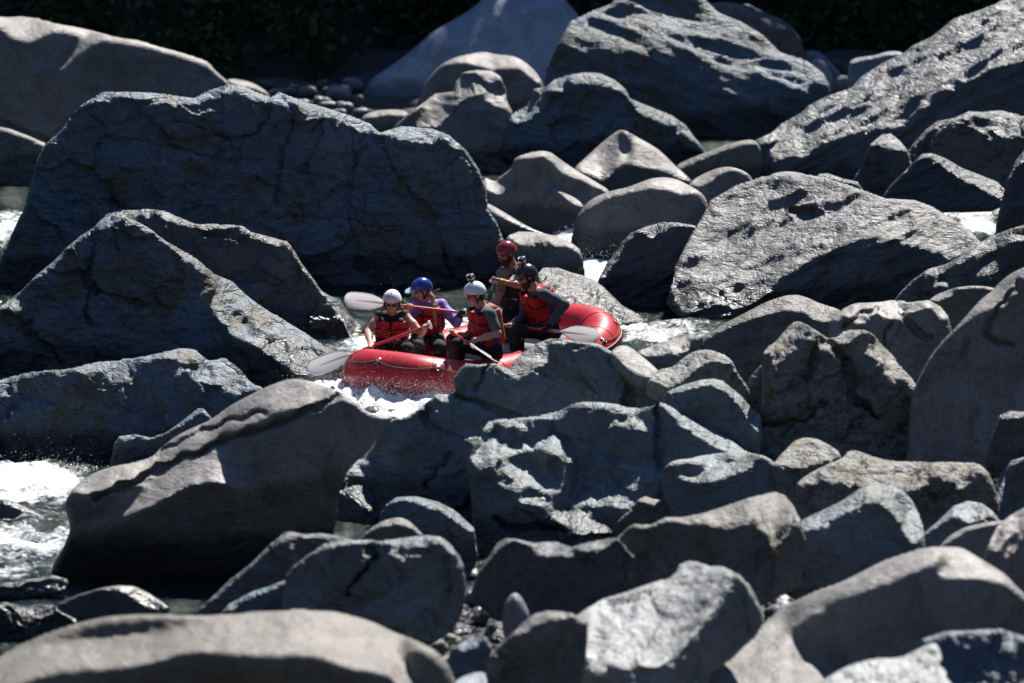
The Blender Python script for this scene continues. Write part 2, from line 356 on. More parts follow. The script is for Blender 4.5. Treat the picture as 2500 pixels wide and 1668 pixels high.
    B_('boulder', 'small shaded blue stone low between the tan boulder and the olive one', ('G', [(750,1430),(800,1340),(930,1270),(1010,1270),(1050,1340),(1020,1480),(960,1560),(820,1560)]), [('G', [(850,1340),(930,1280),(970,1300),(950,1330),(860,1370)])], 'worn', 'slate', rim=10, Y=45.6)
    B_('boulder', 'pale upright egg shaped stone wedged in a dark gap', ('G', [(1110,1170),(1120,1080),(1150,1020),(1190,985),(1230,1010),(1270,1080),(1290,1140),(1270,1240),(1180,1300),(1120,1280)]), [], 'smooth', 'pale', rim=40, Y=46.3)
    B_('boulder', 'rounded shaded rock with a ragged lit rim behind the tan boulder', ('G', [(-300,1250),(-290,1000),(-260,880),(-230,830),(-130,750),(-20,690),(60,665),(200,655),(350,660),(500,640),(640,625),(720,635),(780,680),(840,760),(870,830),(880,950),(870,1080),(830,1180),(760,1260),(650,1330),(0,1350)]),
       [('G', [(-40,700),(60,640),(200,630),(370,645),(640,610),(720,630),(840,740),(880,830),(840,800),(760,680),(700,655),(640,690),(560,690),(450,700),(510,790),(470,780),(400,740),(380,670),(250,665),(100,685)]), ('G', [(240,730),(280,710),(310,750),(260,790)])], 'rough', 'green', rim=16, cracks=[(('G',[(310,760),(230,860),(130,970)]), 7, 0.12)], Y=47.0)
    B_('boulder', 'dark slab with a thin bright edge beside the calm pool, lower of two', ('L', [(1100,1660),(1140,1567),(1200,1500),(1350,1420),(1450,1390),(1550,1350),(1600,1400),(1620,1700),(1120,1700)]), [('L', [(1180,1520),(1350,1410),(1550,1340),(1540,1365),(1450,1410),(1300,1480),(1200,1540)])], 'worn', 'slate', rim=10, Y=47.2)
    B_('boulder', 'dark slab with a thin bright edge beside the calm pool, upper of two', ('L', [(950,1640),(1000,1540),(1110,1440),(1200,1350),(1330,1250),(1450,1130),(1560,1040),(1600,1040),(1680,1060),(1780,1050),(1900,1070),(2020,1100),(2100,1150),(1900,1250),(1700,1400),(1600,1600),(1300,1680)]),
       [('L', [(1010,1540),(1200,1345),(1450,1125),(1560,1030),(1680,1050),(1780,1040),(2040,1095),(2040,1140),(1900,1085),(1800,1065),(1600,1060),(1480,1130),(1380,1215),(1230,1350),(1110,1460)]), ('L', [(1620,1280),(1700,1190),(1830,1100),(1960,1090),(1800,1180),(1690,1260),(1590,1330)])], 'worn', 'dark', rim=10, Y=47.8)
    B_('boulder', 'dark rock with a sagging bright crest below the ridged blue block', ('J', [(250,1450),(310,1290),(380,1190),(430,1110),(490,1080),(560,1090),(650,1110),(800,1110),(900,1140),(1000,1110),(1100,1090),(1200,1080),(1300,1200),(1250,1500),(870,1620),(600,1650),(400,1600)]),
       [('J', [(540,1075),(800,1095),(900,1125),(1100,1080),(1200,1075),(1100,1140),(980,1170),(870,1195),(750,1180),(640,1130)]), ('J', [(310,1290),(430,1095),(490,1070),(540,1080),(470,1120),(400,1190)])], 'worn', 'dark', rim=10, Y=47.2)
    B_('boulder', 'big brown block with a white lit top and striped right flank', ('J', [(840,1450),(870,1280),(950,1200),(1080,1130),(1190,1080),(1250,1020),(1300,990),(1400,1000),(1500,950),(1600,950),(1750,920),(1900,870),(2050,820),(2200,785),(2260,810),(2320,880),(2360,960),(2400,1100),(2350,1400),(1900,1600),(1300,1650),(950,1640)]),
       [('J', [(1600,945),(1900,855),(2200,770),(2270,800),(2330,880),(2370,955),(2250,1060),(2190,1170),(2150,1080),(2110,1000),(2050,970),(1950,1000),(1700,985),(1600,975),(1500,960),(1350,1000),(1300,985),(1500,940)]), ('J', [(870,1270),(960,1185),(1190,1075),(1250,1030),(1150,1130),(1000,1210),(930,1260)])], 'worn', 'brown', rim=12, GL=2.2, Y=47.6)
    B_('boulder', 'blocky blue grey boulder with a lit arch over its top, lower right', ('H', [(740,800),(770,690),(850,600),(950,520),(1080,460),(1200,400),(1300,330),(1400,300),(1500,300),(1580,340),(1640,410),(1680,490),(1710,580),(1720,700),(1700,900),(1300,1100),(1000,1100),(830,1000),(780,880)]),
       [('H', [(750,720),(850,610),(1000,500),(1300,320),(1400,290),(1500,290),(1600,340),(1700,500),(1725,590),(1640,690),(1600,640),(1560,540),(1480,450),(1400,410),(1320,410),(1230,460),(1160,510),(1090,530),(1090,570),(950,600),(850,670)])], 'worn', 'green', rim=14, GL=1.9, Y=48.2)
    B_('boulder', 'small striped grey rock at the right edge above the corner boulder', ('H', [(2080,820),(2140,650),(2180,570),(2260,500),(2350,450),(2470,400),(2470,1000),(2330,1000),(2200,900)]), [('H', [(2130,700),(2200,560),(2350,450),(2480,390),(2480,520),(2380,560),(2300,700),(2230,800),(2260,700),(2320,600),(2220,640),(2170,730)])], 'worn', 'granite', rim=14, Y=47.5)
    B_('boulder', 'low shaded boulder with a thin lit arc right of the arch boulder', ('H', [(1760,760),(1870,630),(1980,570),(2120,540),(2250,525),(2360,560),(2380,700),(2300,850),(1900,900)]), [('H', [(1800,700),(1880,620),(1990,560),(2130,530),(2250,520),(2240,540),(2120,555),(1990,590),(1900,640)])], 'smooth', 'granite', rim=12, Y=48.4)
    B_('boulder', 'small grey wedge with a white sunlit tip near the right edge', ('H', [(1580,780),(1700,620),(1800,540),(1900,440),(1990,405),(2080,420),(2150,470),(2190,520),(2260,640),(2200,800),(1850,850),(1600,850)]), [('H', [(1700,620),(1900,430),(1990,395),(2150,460),(2200,515),(2100,500),(2020,540),(1940,530),(1930,490),(1850,530)])], 'worn', 'green', rim=10, Y=49.2)
    B_('boulder', 'long pitted pale boulder lying across the lower right', ('H', [(890,350),(910,280),(1000,220),(1080,180),(1200,130),(1230,85),(1290,85),(1350,110),(1480,150),(1700,160),(1900,160),(2060,165),(2110,210),(2150,280),(2180,370),(2200,500),(2100,640),(1500,700),(1000,640),(900,500)]),
       [('H', [(895,300),(1000,210),(1230,70),(1480,130),(2060,155),(2120,215),(2060,240),(1990,290),(1960,330),(1900,290),(1820,250),(1740,230),(1750,290),(1700,310),(1620,350),(1560,320),(1400,310),(1300,320),(1180,280),(1080,290),(980,290)])], 'pitted', 'pitted', rim=14, GL=1.8, Y=50.2)
    B_('boulder', 'tall dark block at the right edge beside the big brown boulder', ('H', [(2130,420),(2180,350),(2200,220),(2260,150),(2350,125),(2470,110),(2470,600),(2250,600),(2160,480)]), [('H', [(2150,440),(2200,210),(2260,140),(2350,115),(2350,135),(2250,180),(2220,300),(2180,420)])], 'worn', 'slate', rim=8, Y=50.6)
    B_('boulder', 'angular dark corner of rock at the right edge, below the leaning brown boulder', ('E', [(2080,1700),(2140,1500),(2200,1340),(2260,1315),(2350,1320),(2470,1310),(2470,1720)]), [('E', [(2195,1345),(2250,1310),(2470,1300),(2470,1340),(2300,1350),(2220,1360)])], 'worn', 'dark', rim=8, Y=50.9)
    B_('boulder', 'small lichen speckled rock left of the long pitted boulder', ('K', [(860,1330),(890,1250),(950,1180),(1020,1110),(1090,1090),(1160,1100),(1240,1140),(1310,1190),(1330,1300),(1200,1500),(1000,1560),(930,1500)]), [('K', [(880,1260),(1020,1095),(1090,1080),(1240,1130),(1320,1190),(1250,1230),(1100,1270),(1000,1280),(920,1280)])], 'pitted', 'pitted', rim=10, Y=51.0)
    B_('boulder', 'smooth dark loaf with a curled bright band right of the ridged block', ('J', [(1480,740),(1485,640),(1530,595),(1600,575),(1660,575),(1700,560),(1830,540),(1950,535),(2050,540),(2130,555),(2190,590),(2230,650),(2250,720),(2260,900),(2100,1050),(1700,1080),(1550,1000),(1500,860)]),
       [('J', [(1520,600),(1660,565),(1830,530),(2050,530),(2130,545),(2060,570),(1900,560),(1860,590),(1900,610),(2000,570),(2060,560),(2050,610),(1980,660),(1900,680),(1800,720),(1720,730),(1640,710),(1560,690),(1600,675),(1700,690),(1770,650),(1740,610),(1640,590)])], 'smooth', 'green', rim=14, GL=2.2, Y=50.8)
    B_('boulder', 'small rough brown stone wedged above the big brown block', ('J', [(1160,1100),(1190,980),(1240,930),(1280,900),(1320,840),(1370,815),(1420,830),(1480,840),(1530,890),(1560,980),(1450,1100),(1250,1140)]), [('J', [(1330,840),(1370,810),(1480,835),(1530,890),(1460,880),(1390,860)])], 'rough', 'brown', rim=8, Y=50.4)
    B_('boulder', 'tan domed stone with a soft lit top below the blue ledge', ('G', [(170,720),(190,650),(260,590),(350,530),(450,508),(520,530),(580,590),(640,650),(660,740),(400,820)]), [('G', [(250,590),(350,520),(450,498),(530,530),(590,600),(520,565),(440,545),(340,560)])], 'smooth', 'brown', rim=14, Y=49.6)
    B_('boulder', 'blue ledge with one white lit crest left of the ridged block', ('G', [(310,600),(330,500),(370,430),(440,380),(560,375),(700,410),(800,460),(870,520),(935,580),(960,760),(900,900),(600,900),(350,760)]), [('G', [(360,430),(440,370),(560,368),(720,405),(810,450),(940,570),(920,600),(800,520),(720,470),(640,440),(500,395),(430,405)])], 'block', 'slate', rim=8, GL=2.2, Y=50.4)
    B_('boulder', 'ridged blue grey block crossed by many bright lit steps at centre', ('J', [(240,1450),(270,1200),(270,900),(250,700),(220,560),(215,450),(290,430),(325,445),(330,390),(370,340),(450,325),(560,320),(700,300),(830,270),(900,230),(970,210),(1100,215),(1200,230),(1260,250),(1350,255),(1420,240),(1450,215),(1500,225),(1600,280),(1750,370),(1900,440),(2000,520),(2080,560),(2220,640),(2300,900),(2100,1150),(1180,1350),(600,1400),(300,1480)]),
       [('J', [(335,430),(370,330),(560,310),(830,262),(890,280),(800,350),(700,350),(640,380),(580,405),(520,370),(440,360),(380,380)]),
        ('J', [(260,560),(330,500),(410,410),(440,490),(600,480),(740,440),(810,390),(815,430),(860,460),(890,530),(970,620),(940,620),(860,580),(740,530),(640,520),(560,540),(470,570),(380,610),(290,640)]),
        ('J', [(440,600),(530,600),(640,610),(690,660),(720,720),(800,750),(815,800),(720,790),(620,740),(560,790),(450,750),(560,720),(500,660)]),
        ('J', [(530,835),(620,815),(740,835),(755,872),(640,865)]),
        ('J', [(885,232),(970,200),(1260,235),(1350,247),(1420,232),(1400,270),(1300,280),(1400,340),(1450,390),(1340,385),(1200,362),(1100,388),(1190,328),(1290,340),(1270,290),(1180,245),(1000,232)]),
        ('J', [(1000,630),(1080,575),(1200,575),(1440,605),(1478,680),(1450,712),(1280,712),(1380,752),(1220,765),(1100,772),(990,732),(1200,740),(1300,670),(1440,660),(1200,630),(1080,600),(960,690)]),
        ('J', [(870,840),(940,770),(1080,800),(1200,770),(1330,830),(1250,870),(1100,870),(1000,870),(930,900)]),
        ('J', [(790,890),(880,900),(1000,920),(1130,950),(1180,980),(1190,1040),(1020,1040),(870,1070),(930,1030),(800,980)]),
        ('J', [(1450,205),(1500,215),(1600,270),(1750,360),(1900,430),(2000,510),(2080,555),(1900,530),(1800,480),(1650,390),(1560,350),(1600,330),(1500,260)])], 'block', 'green', rim=10, GL=2.1, G=0.24, step=4.2, amp=0.6, cracks=[(('J',[(1450,220),(1450,620)]), 4, 0.10), (('J',[(430,960),(500,1030),(700,1000),(850,1030)]), 6, 0.1)], wh=0.06, Y=51.2)
    B_('boulder', 'small grey rock left of the pitted rock with a lit ridge down its right side', ('K', [(150,1000),(190,860),(205,800),(300,760),(420,725),(500,718),(560,730),(620,780),(680,830),(740,900),(800,950),(820,1100),(790,1260),(600,1300),(300,1200)]), [('K', [(205,800),(420,712),(500,705),(570,725),(690,825),(805,940),(800,1060),(730,990),(690,900),(600,810),(540,770),(480,750),(380,770),(280,800)])], 'worn', 'green', rim=12, Y=51.6)
    B_('boulder', 'tall leaning smooth brown boulder at the right edge', ('E', [(1560,1750),(1620,1567),(1620,1350),(1640,1200),(1700,1070),(1760,960),(1830,870),(1920,780),(2000,690),(2080,600),(2160,540),(2200,490),(2280,430),(2350,400),(2480,340),(2480,1750)]),
       [('E', [(1900,790),(2080,590),(2200,480),(2350,400),(2480,340),(2480,400),(2350,470),(2250,560),(2190,640),(2050,690)])], 'smooth', 'umber', rim=16, GL=1.9, cracks=[(('E',[(2330,500),(2200,640),(2130,760),(2120,830),(2180,880),(2270,890)]), 6, 0.09), (('E',[(1990,870),(1950,950)]), 4, 0.06)], Y=51.6)
    B_('boulder', 'big pitted cracked boulder with ragged lit top, right of centre', ('K', [(750,1260),(800,1050),(815,800),(805,600),(830,530),(900,480),(950,420),(1000,360),(1050,350),(1110,380),(1170,420),(1230,460),(1280,460),(1340,410),(1450,405),(1520,430),(1570,500),(1640,560),(1700,650),(1780,730),(1810,800),(1830,1000),(1850,1250),(1700,1380),(1000,1380)]),
       [('K', [(815,540),(900,470),(1000,350),(1060,340),(1110,370),(1090,430),(1050,480),(1000,520),(1100,530),(1150,480),(1250,490),(1260,540),(1150,520),(1000,540),(960,580),(870,650),(880,590),(950,560),(830,570)]), ('K', [(1280,490),(1340,405),(1450,395),(1430,430),(1330,480),(1280,510)]), ('K', [(1480,510),(1570,490),(1690,630),(1800,760),(1780,790),(1650,680),(1620,690),(1690,780),(1620,720),(1560,600)])],
       'pitted', 'pitted', rim=10, cracks=[(('K',[(1150,530),(1120,630),(1090,720)]), 8, 0.12), (('K',[(1290,520),(1350,640),(1390,760),(1400,850),(1480,900),(1560,970)]), 9, 0.13), (('K',[(820,1020),(1000,990),(1150,950),(1200,890)]), 9, 0.12)], Y=52.0)
    B_('boulder', 'lumpy grey rocks with lit knobs left of the pitted boulder', ('K', [(60,800),(90,720),(150,660),(250,640),(300,590),(380,540),(470,530),(560,560),(620,600),(650,670),(690,730),(740,800),(700,900),(400,950),(150,900)]), [('K', [(80,710),(260,640),(420,530),(560,550),(625,605),(560,620),(480,600),(400,640),(310,720),(200,775)])], 'pitted', 'pitted', rim=10, Y=52.6)
    B_('boulder', 'narrow dark stone squeezed beside the pitted boulder', ('K', [(680,900),(700,800),(740,700),(800,630),(850,640),(860,950),(780,1000)]), [], 'worn', 'dark', rim=14, Y=53.0)
    B_('boulder', 'blurred pale slab end above the blue wall rock', ('I', [(1780,980),(1810,930),(1860,895),(1920,900),(2000,960),(2080,1030),(2140,1090),(2150,1180),(1960,1180)]), [('I', [(1800,930),(1860,885),(1930,890),(2150,1085),(2060,1110),(1960,1080),(1900,1030)])], 'smooth', 'granite', rim=14, GL=1.4, Y=52.6)
    B_('boulder', 'tall blue shaded wall of rock standing in front of the raft', ('I', [(-200,2250),(-128,2144),(-98,1964),(-28,1864),(42,1754),(62,1694),(122,1624),(230,1620),(292,1544),(322,1464),(372,1374),(510,1350),(600,1290),(690,1210),(760,1210),(815,1200),(800,1110),(850,1040),(880,1012),(960,1020),(1060,1010),(1150,1045),(1220,1095),(1280,1060),(1300,1035),(1405,1010),(1410,900),(1430,870),(1560,870),(1720,885),(1760,905),(1830,950),(1900,1030),(1950,1085),(1990,1070),(2060,1130),(2150,1180),(2170,1240),(2200,1330),(2350,1700),(2350,2100),(1000,2350),(300,2380)]),
       [('I', [(82,1844),(172,1779),(302,1834),(312,1894),(352,1944),(322,1989),(262,1954),(172,1874)]), ('I', [(680,1205),(810,1205),(840,1250),(720,1245)]), ('I', [(1060,1000),(1150,1035),(1220,1090),(1215,1105),(1130,1060)]), ('I', [(110,1620),(230,1612),(315,1654),(300,1675),(122,1644)]), ('I', [(60,1690),(200,1680),(280,1735),(180,1720)]), ('I', [(1945,1080),(1990,1060),(2160,1175),(2080,1180),(1980,1130)])],
       'block', 'green', rim=8, G=0.38, step=4.6, amp=0.65, cracks=[(('I',[(830,1230),(930,1250),(1050,1300),(1180,1350),(1250,1380)]), 6, 0.12), (('I',[(1010,1010),(980,1080),(930,1180)]), 5, 0.08), (('I',[(640,1280),(620,1400)]), 5, 0.08), (('I',[(1930,1170),(1900,1280)]), 6, 0.1), (('I',[(780,1600),(700,1700),(620,1800)]), 5, 0.06)], wh=0.08, Y=52.0)
    B_('boulder', 'dappled rough ridge poking up behind the blue wall by the raft', ('I', [(1150,1060),(1200,980),(1260,930),(1340,880),(1420,852),(1500,858),(1580,880),(1640,1000),(1500,1140),(1220,1140)]), [('I', [(1150,1060),(1260,920),(1420,840),(1460,860),(1410,1010),(1300,1035),(1220,1090)])], 'strata', 'grey', rim=8, GL=1.25, amp=1.6, Y=54.2)
    B_('boulder', 'round topped cracked pale boulder upper right of the pitted one', ('K', [(1230,440),(1240,380),(1260,330),(1330,270),(1400,235),(1550,230),(1650,215),(1750,230),(1870,215),(1950,260),(2000,320),(2020,400),(2040,520),(1980,660),(1850,760),(1600,760),(1350,640)]),
       [('K', [(1250,340),(1400,228),(1870,208),(1960,260),(2010,330),(1950,340),(1900,270),(1820,260),(1720,300),(1690,340),(1600,330),(1530,280),(1450,320),(1350,330)])], 'worn', 'granite', rim=18, cracks=[(('K',[(1530,260),(1430,330),(1320,390)]), 6, 0.1), (('K',[(1700,310),(1780,400),(1850,460),(1900,465)]), 6, 0.1), (('K',[(1600,500),(1590,400),(1640,370)]), 5, 0.08)], Y=54.0)
    B_('boulder', 'low lit slab at the water edge right of the raft', ('K', [(0,580),(20,540),(150,490),(300,450),(440,440),(420,600),(260,700),(80,660)]), [('K', [(10,545),(300,440),(440,430),(330,540),(200,560),(90,580)])], 'rough', 'granite', rim=8, GL=1.8, Y=55.0)
    B_('boulder', 'wide brown dome with a lit crown right of the raft', ('K', [(240,680),(310,560),(430,460),(560,370),(700,300),(830,230),(950,190),(1030,183),(1100,200),(1180,240),(1320,280),(1360,360),(1350,520),(1000,860),(700,900),(400,800)]),
       [('K', [(420,465),(830,222),(1030,172),(1180,228),(1330,275),(1250,350),(1120,330),(1100,290),(950,270),(820,300),(680,350),(500,430)])], 'smooth', 'brown', rim=14, GL=1.7, Y=54.6)
    B_('boulder', 'mossy topped brown rock behind the leaning boulder at right', ('E', [(1720,640),(1750,600),(1800,570),(1900,530),(2030,515),(2150,525),(2210,560),(2200,700),(1950,860),(1850,800)]), [('E', [(1740,600),(1850,545),(1920,560),(1800,605)])], 'smooth', 'brown', rim=12, Y=54.8)
    B_('boulder', 'sloping dappled grey rock at the right edge above the mossy one', ('E', [(1480,680),(1520,620),(1560,560),(1640,480),(1740,410),(1850,380),(1960,320),(2040,260),(2140,200),(2260,155),(2350,130),(2480,115),(2480,560),(2200,700),(1700,780)]),
       [('E', [(1730,410),(1960,310),(2140,190),(2260,145),(2480,110),(2480,200),(2250,250),(2100,300),(2000,330),(1880,400),(1780,460)]), ('E', [(1760,560),(1800,500),(1900,460),(1850,540),(1790,580)]), ('E', [(2050,480),(2080,380),(2200,330),(2250,380),(2150,440)])], 'worn', 'grey', rim=10, GL=1.5, Y=56.0)
def left_rocks():
    B_('boulder', 'long tan slab boulder with layered lit bands at lower left', ('L', [(60,1300),(90,1230),(150,1130),(190,1030),(180,960),(155,890),(165,830),(200,770),(260,710),(350,660),(450,625),(600,600),(710,565),(770,500),(860,430),(960,380),(1080,330),(1200,240),(1330,170),(1440,115),(1550,75),(1620,65),(1720,80),(1830,120),(1930,160),(2000,215),(2080,280),(2200,310),(2260,310),(2190,360),(2140,440),(2080,540),(2000,600),(1940,680),(1900,800),(1880,1000),(1800,1250),(1400,1430),(900,1440),(300,1420),(110,1370)]),
       [('L', [(200,760),(350,650),(600,590),(710,555),(780,490),(960,370),(1080,320),(1330,160),(1550,60),(1720,70),(1920,150),(1800,200),(1650,240),(1470,285),(1380,340),(1250,400),(1100,470),(960,540),(860,590),(740,640),(600,690),(460,740),(330,790),(250,800)]),
        ('L', [(470,970),(520,900),(650,770),(660,720),(850,620),(1000,560),(1200,475),(1220,490),(1200,530),(1140,545),(1210,590),(1240,660),(1275,750),(1260,770),(1190,725),(1050,715),(930,735),(830,790),(700,870),(560,940)]),
        ('L', [(1720,230),(1880,150),(1960,180),(2010,220),(1900,190),(1800,235)])], 'smooth', 'granite', rim=16, GL=1.65, G=0.1, step=4.8, cracks=[(('L',[(330,830),(500,760),(640,700),(760,630),(900,570),(1050,520),(1180,450),(1330,410),(1500,360),(1640,290),(1760,240),(1900,170)]), 6, 0.13), (('L',[(740,560),(860,480),(1000,420),(1120,370),(1230,330),(1420,285)]), 5, 0.09)], wh=0.08, Y=46.9, push=False, GU=-0.5, under=[('L', [(150,860),(300,830),(480,770),(640,730),(560,820),(430,900),(300,960),(200,1000),(160,950)]), ('L', [(200,1060),(470,990),(700,890),(940,750),(1190,740),(1280,790),(1900,640),(1950,800),(1880,1100),(1500,1420),(80,1420),(110,1240)])])
    B_('boulder', 'small mottled stone with a lit cap in the lower left shallows', ('F', [(320,1140),(370,1060),(500,1000),(640,960),(760,940),(860,950),(960,1000),(1080,1085),(1040,1180),(800,1240),(450,1230)]), [('F', [(640,960),(760,935),(860,945),(980,1000),(1070,1080),(960,1100),(880,1040),(760,980)])], 'worn', 'granite', rim=10, GL=1.3, G=0.35, Y=45.1, push=False)
    B_('boulder', 'dark wet rock with lit flakes at the lower left edge', ('F', [(-120,1250),(-40,1080),(20,1050),(140,1080),(260,1060),(350,1070),(380,1110),(480,1160),(520,1230),(300,1380),(-100,1450)]), [('F', [(60,1070),(140,1075),(350,1065),(350,1110),(240,1150),(150,1160)]), ('F', [(0,1060),(60,1110),(120,1230),(60,1160)])], 'rough', 'dark', rim=8, GL=1.4, Y=44.6, push=False)
    B_('boulder', 'low wet black rock breaking the white water at lower left', ('F', [(-160,960),(-20,930),(80,920),(220,900),(340,880),(420,900),(440,930),(420,980),(320,1010),(100,1040),(-160,1040)]), [('F', [(250,940),(340,920),(430,950),(400,975),(300,950)])], 'rough', 'shiny', rim=10, G=0.4, GL=1.3, Y=46.2, push=False)
    B_('boulder', 'smooth wet hump under a sheet of water at the left edge', ('F', [(-200,540),(-200,420),(-40,390),(60,400),(160,440),(280,500),(380,560),(400,600),(200,590),(-100,600)]), [], 'smooth', 'shiny', rim=16, G=0.5, Y=49.6, push=False)
    B_('boulder', 'greenish rock with a lit lip at the foot of the lower left rock', ('L', [(430,640),(450,560),(465,480),(500,430),(600,420),(700,440),(790,410),(880,350),(1000,255),(1035,255),(1090,320),(1150,400),(1000,560),(700,660)]), [('L', [(490,425),(600,412),(580,440),(510,445)]), ('L', [(780,410),(880,340),(1010,245),(1040,255),(1000,285),(900,350),(820,400)])], 'strata', 'slate', rim=10, Y=51.6)
    B_('boulder', 'long low rock with a lit pitted right shoulder at left', ('D', [(-160,1700),(-160,1150),(0,1120),(100,1090),(250,1060),(450,1045),(600,1010),(750,990),(900,970),(1050,940),(1170,912),(1240,920),(1300,975),(1340,1000),(1430,975),(1480,1010),(1540,1060),(1600,1140),(1690,1170),(1640,1300),(1400,1500),(1000,1650),(400,1720)]),
       [('D', [(-160,1140),(250,1050),(600,1000),(900,960),(1170,900),(1240,910),(1300,970),(1250,1000),(1150,1000),(1080,960),(950,990),(800,1030),(700,1060),(560,1060),(400,1050),(100,1120),(-160,1180)]), ('D', [(560,1160),(700,1080),(830,1040),(860,1100),(740,1150),(660,1160)]), ('D', [(1080,1140),(1200,1050),(1300,990),(1430,970),(1600,1130),(1690,1170),(1500,1180),(1400,1130),(1250,1100)]), ('D', [(0,1220),(0,1150),(90,1130),(160,1160),(80,1190)])], 'pitted', 'slate', rim=8, GL=1.7, amp=1.2, Y=52.6)
def behind_raft():
    B_('boulder', 'blue grey peaked rock with a long lit pocked right slope at left', ('D', [(-160,1150),(-160,760),(0,650),(60,610),(140,545),(230,450),(330,370),(430,270),(520,195),(590,150),(650,90),(720,65),(800,85),(900,120),(960,160),(1060,235),(1160,290),(1260,350),(1360,440),(1480,490),(1560,570),(1680,660),(1800,730),(1950,820),(2090,920),(2220,960),(2270,1000),(2150,1060),(1950,1110),(1700,1180),(1200,1250),(400,1250)]),
       [('D', [(960,150),(1060,225),(1260,340),(1480,480),(1680,650),(1950,810),(2090,910),(2270,1000),(2100,1020),(1960,1090),(1850,1060),(1720,960),(1640,900),(1480,840),(1460,780),(1360,700),(1370,560),(1370,460),(1260,400),(1130,300)]), ('D', [(0,640),(150,540),(330,365),(520,190),(660,80),(720,60),(800,80),(720,130),(600,160),(480,260),(340,390),(200,490),(60,620)]), ('D', [(10,650),(130,600),(190,630),(100,690)]), ('D', [(280,450),(330,430),(350,465),(300,470)])],
       'rough', 'slate', rim=9, GL=1.75, G=0.22, step=4.2, amp=0.65, cracks=[(('D',[(600,150),(590,260),(575,350),(575,520),(545,640),(560,760)]), 4.5, 0.10), (('D',[(590,520),(650,560),(780,600),(900,640)]), 4, 0.07), (('D',[(180,750),(200,860),(320,920),(380,1000)]), 6, 0.09), (('D',[(730,130),(735,280)]), 3, 0.05), (('D',[(900,420),(1040,480),(1150,495)]), 3.5, 0.05)], holes=[(('D',[(1460,700),(1540,700),(1610,770),(1600,810),(1520,790),(1470,820)]), 0.06), (('D',[(1880,910),(2000,930),(2090,980),(2000,1010),(1930,970)]), 0.05)], Y=57.2)
    B_('boulder', 'dark rock with a thin bright crest sloping to the raft bow', ('D', [(620,130),(680,60),(780,40),(900,28),(1050,40),(1130,75),(1200,105),(1240,122),(1400,125),(1540,135),(1600,175),(1700,200),(1830,235),(1870,290),(1920,370),(1980,450),(2050,550),(2100,580),(2170,610),(2220,690),(2290,760),(2330,850),(2340,960),(2280,1010),(2000,1050),(1500,1000),(900,700)]),
       [('D', [(640,110),(780,28),(1050,30),(1240,112),(1540,125),(1700,190),(1840,228),(1880,290),(1830,260),(1700,245),(1620,210),(1560,160),(1400,150),(1240,140),(1100,110),(900,60),(700,90)]), ('D', [(1870,290),(1930,370),(2060,550),(2180,605),(2330,840),(2340,960),(2250,960),(2240,830),(2160,690),(2080,570),(1950,430)])],
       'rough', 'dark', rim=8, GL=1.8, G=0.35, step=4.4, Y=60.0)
    B_('boulder', 'bright streaked rock lying behind the raft stern', ('N', [(700,1280),(720,1230),(760,1190),(880,1185),(980,1225),(1080,1250),(1180,1290),(1260,1350),(1340,1430),(1400,1490),(1500,1550),(1620,1640),(1500,1700),(1100,1700),(800,1560)]),
       [('N', [(720,1220),(760,1175),(880,1172),(1080,1240),(1260,1340),(1400,1480),(1620,1640),(1400,1640),(1100,1560),(900,1480),(760,1350)])], 'strata', 'grey', rim=8, GL=1.6, amp=1.2, Y=61.2)
    B_('boulder', 'large sunlit grey rock with scaly top and a dark hole, right of the raft', ('T', [(1530,700),(1545,640),(1550,610),(1570,570),(1610,500),(1630,460),(1690,425),(1750,405),(1800,398),(1860,402),(1900,410),(1960,430),(2030,455),(2100,460),(2140,475),(2180,500),(2230,535),(2260,565),(2250,640),(2100,740),(1900,770),(1700,760),(1570,745)]),
       [('T', [(1540,660),(1610,490),(1690,415),(1800,385),(2030,442),(2140,462),(2260,560),(2180,590),(2080,560),(2010,540),(1950,555),(1900,575),(1850,600),(1780,650),(1740,690),(1690,705),(1640,695),(1560,720)])], 'strata', 'grey', rim=10, GL=1.18, G=0.15, step=4.2, amp=1.25, tilt=28, holes=[(('T',[(1810,480),(1850,475),(1890,487),(1870,500),(1830,497)]), 0.14)], Y=61.5)
    B_('boulder', 'dark tall wet rock with streaming edge at the right frame edge', ('C', [(2140,1600),(2170,1480),(2180,1400),(2210,1280),(2240,1160),(2300,1020),(2350,960),(2480,880),(2480,1650)]), [('C', [(2230,1180),(2300,1010),(2350,950),(2480,870),(2480,910),(2360,980),(2290,1080)])], 'strata', 'dark', rim=8, Y=63.5)
    B_('boulder', 'black rock with grey streaked left flank between raft and sunlit rock', ('N', [(1190,1350),(1210,1290),(1280,1150),(1370,1040),(1400,980),(1480,900),(1600,850),(1740,815),(1870,820),(1990,840),(2060,880),(2150,1000),(2100,1300),(1950,1540),(1500,1560),(1330,1460),(1250,1400)]),
       [('N', [(1480,895),(1600,840),(1750,805),(1990,835),(1870,850),(1700,900),(1650,960),(1600,900)]), ('N', [(1210,1280),(1280,1140),(1480,890),(1500,920),(1420,1040),(1330,1180)])], 'strata', 'dark', rim=10, GL=1.2, Y=62.4)
    B_('boulder', 'flat boulder with a pale lit top right behind the red helmet', ('N', [(430,1050),(450,960),(480,920),(560,890),(680,895),(800,915),(900,940),(1000,990),(1060,1040),(1090,1120),(1100,1280),(900,1330),(550,1300)]),
       [('N', [(470,930),(560,880),(800,903),(900,930),(1000,980),(1080,1070),(1000,1030),(940,1000),(850,1000),(750,990),(600,1010),(540,980)])], 'worn', 'granite', rim=10, GL=2.4, Y=63.8)
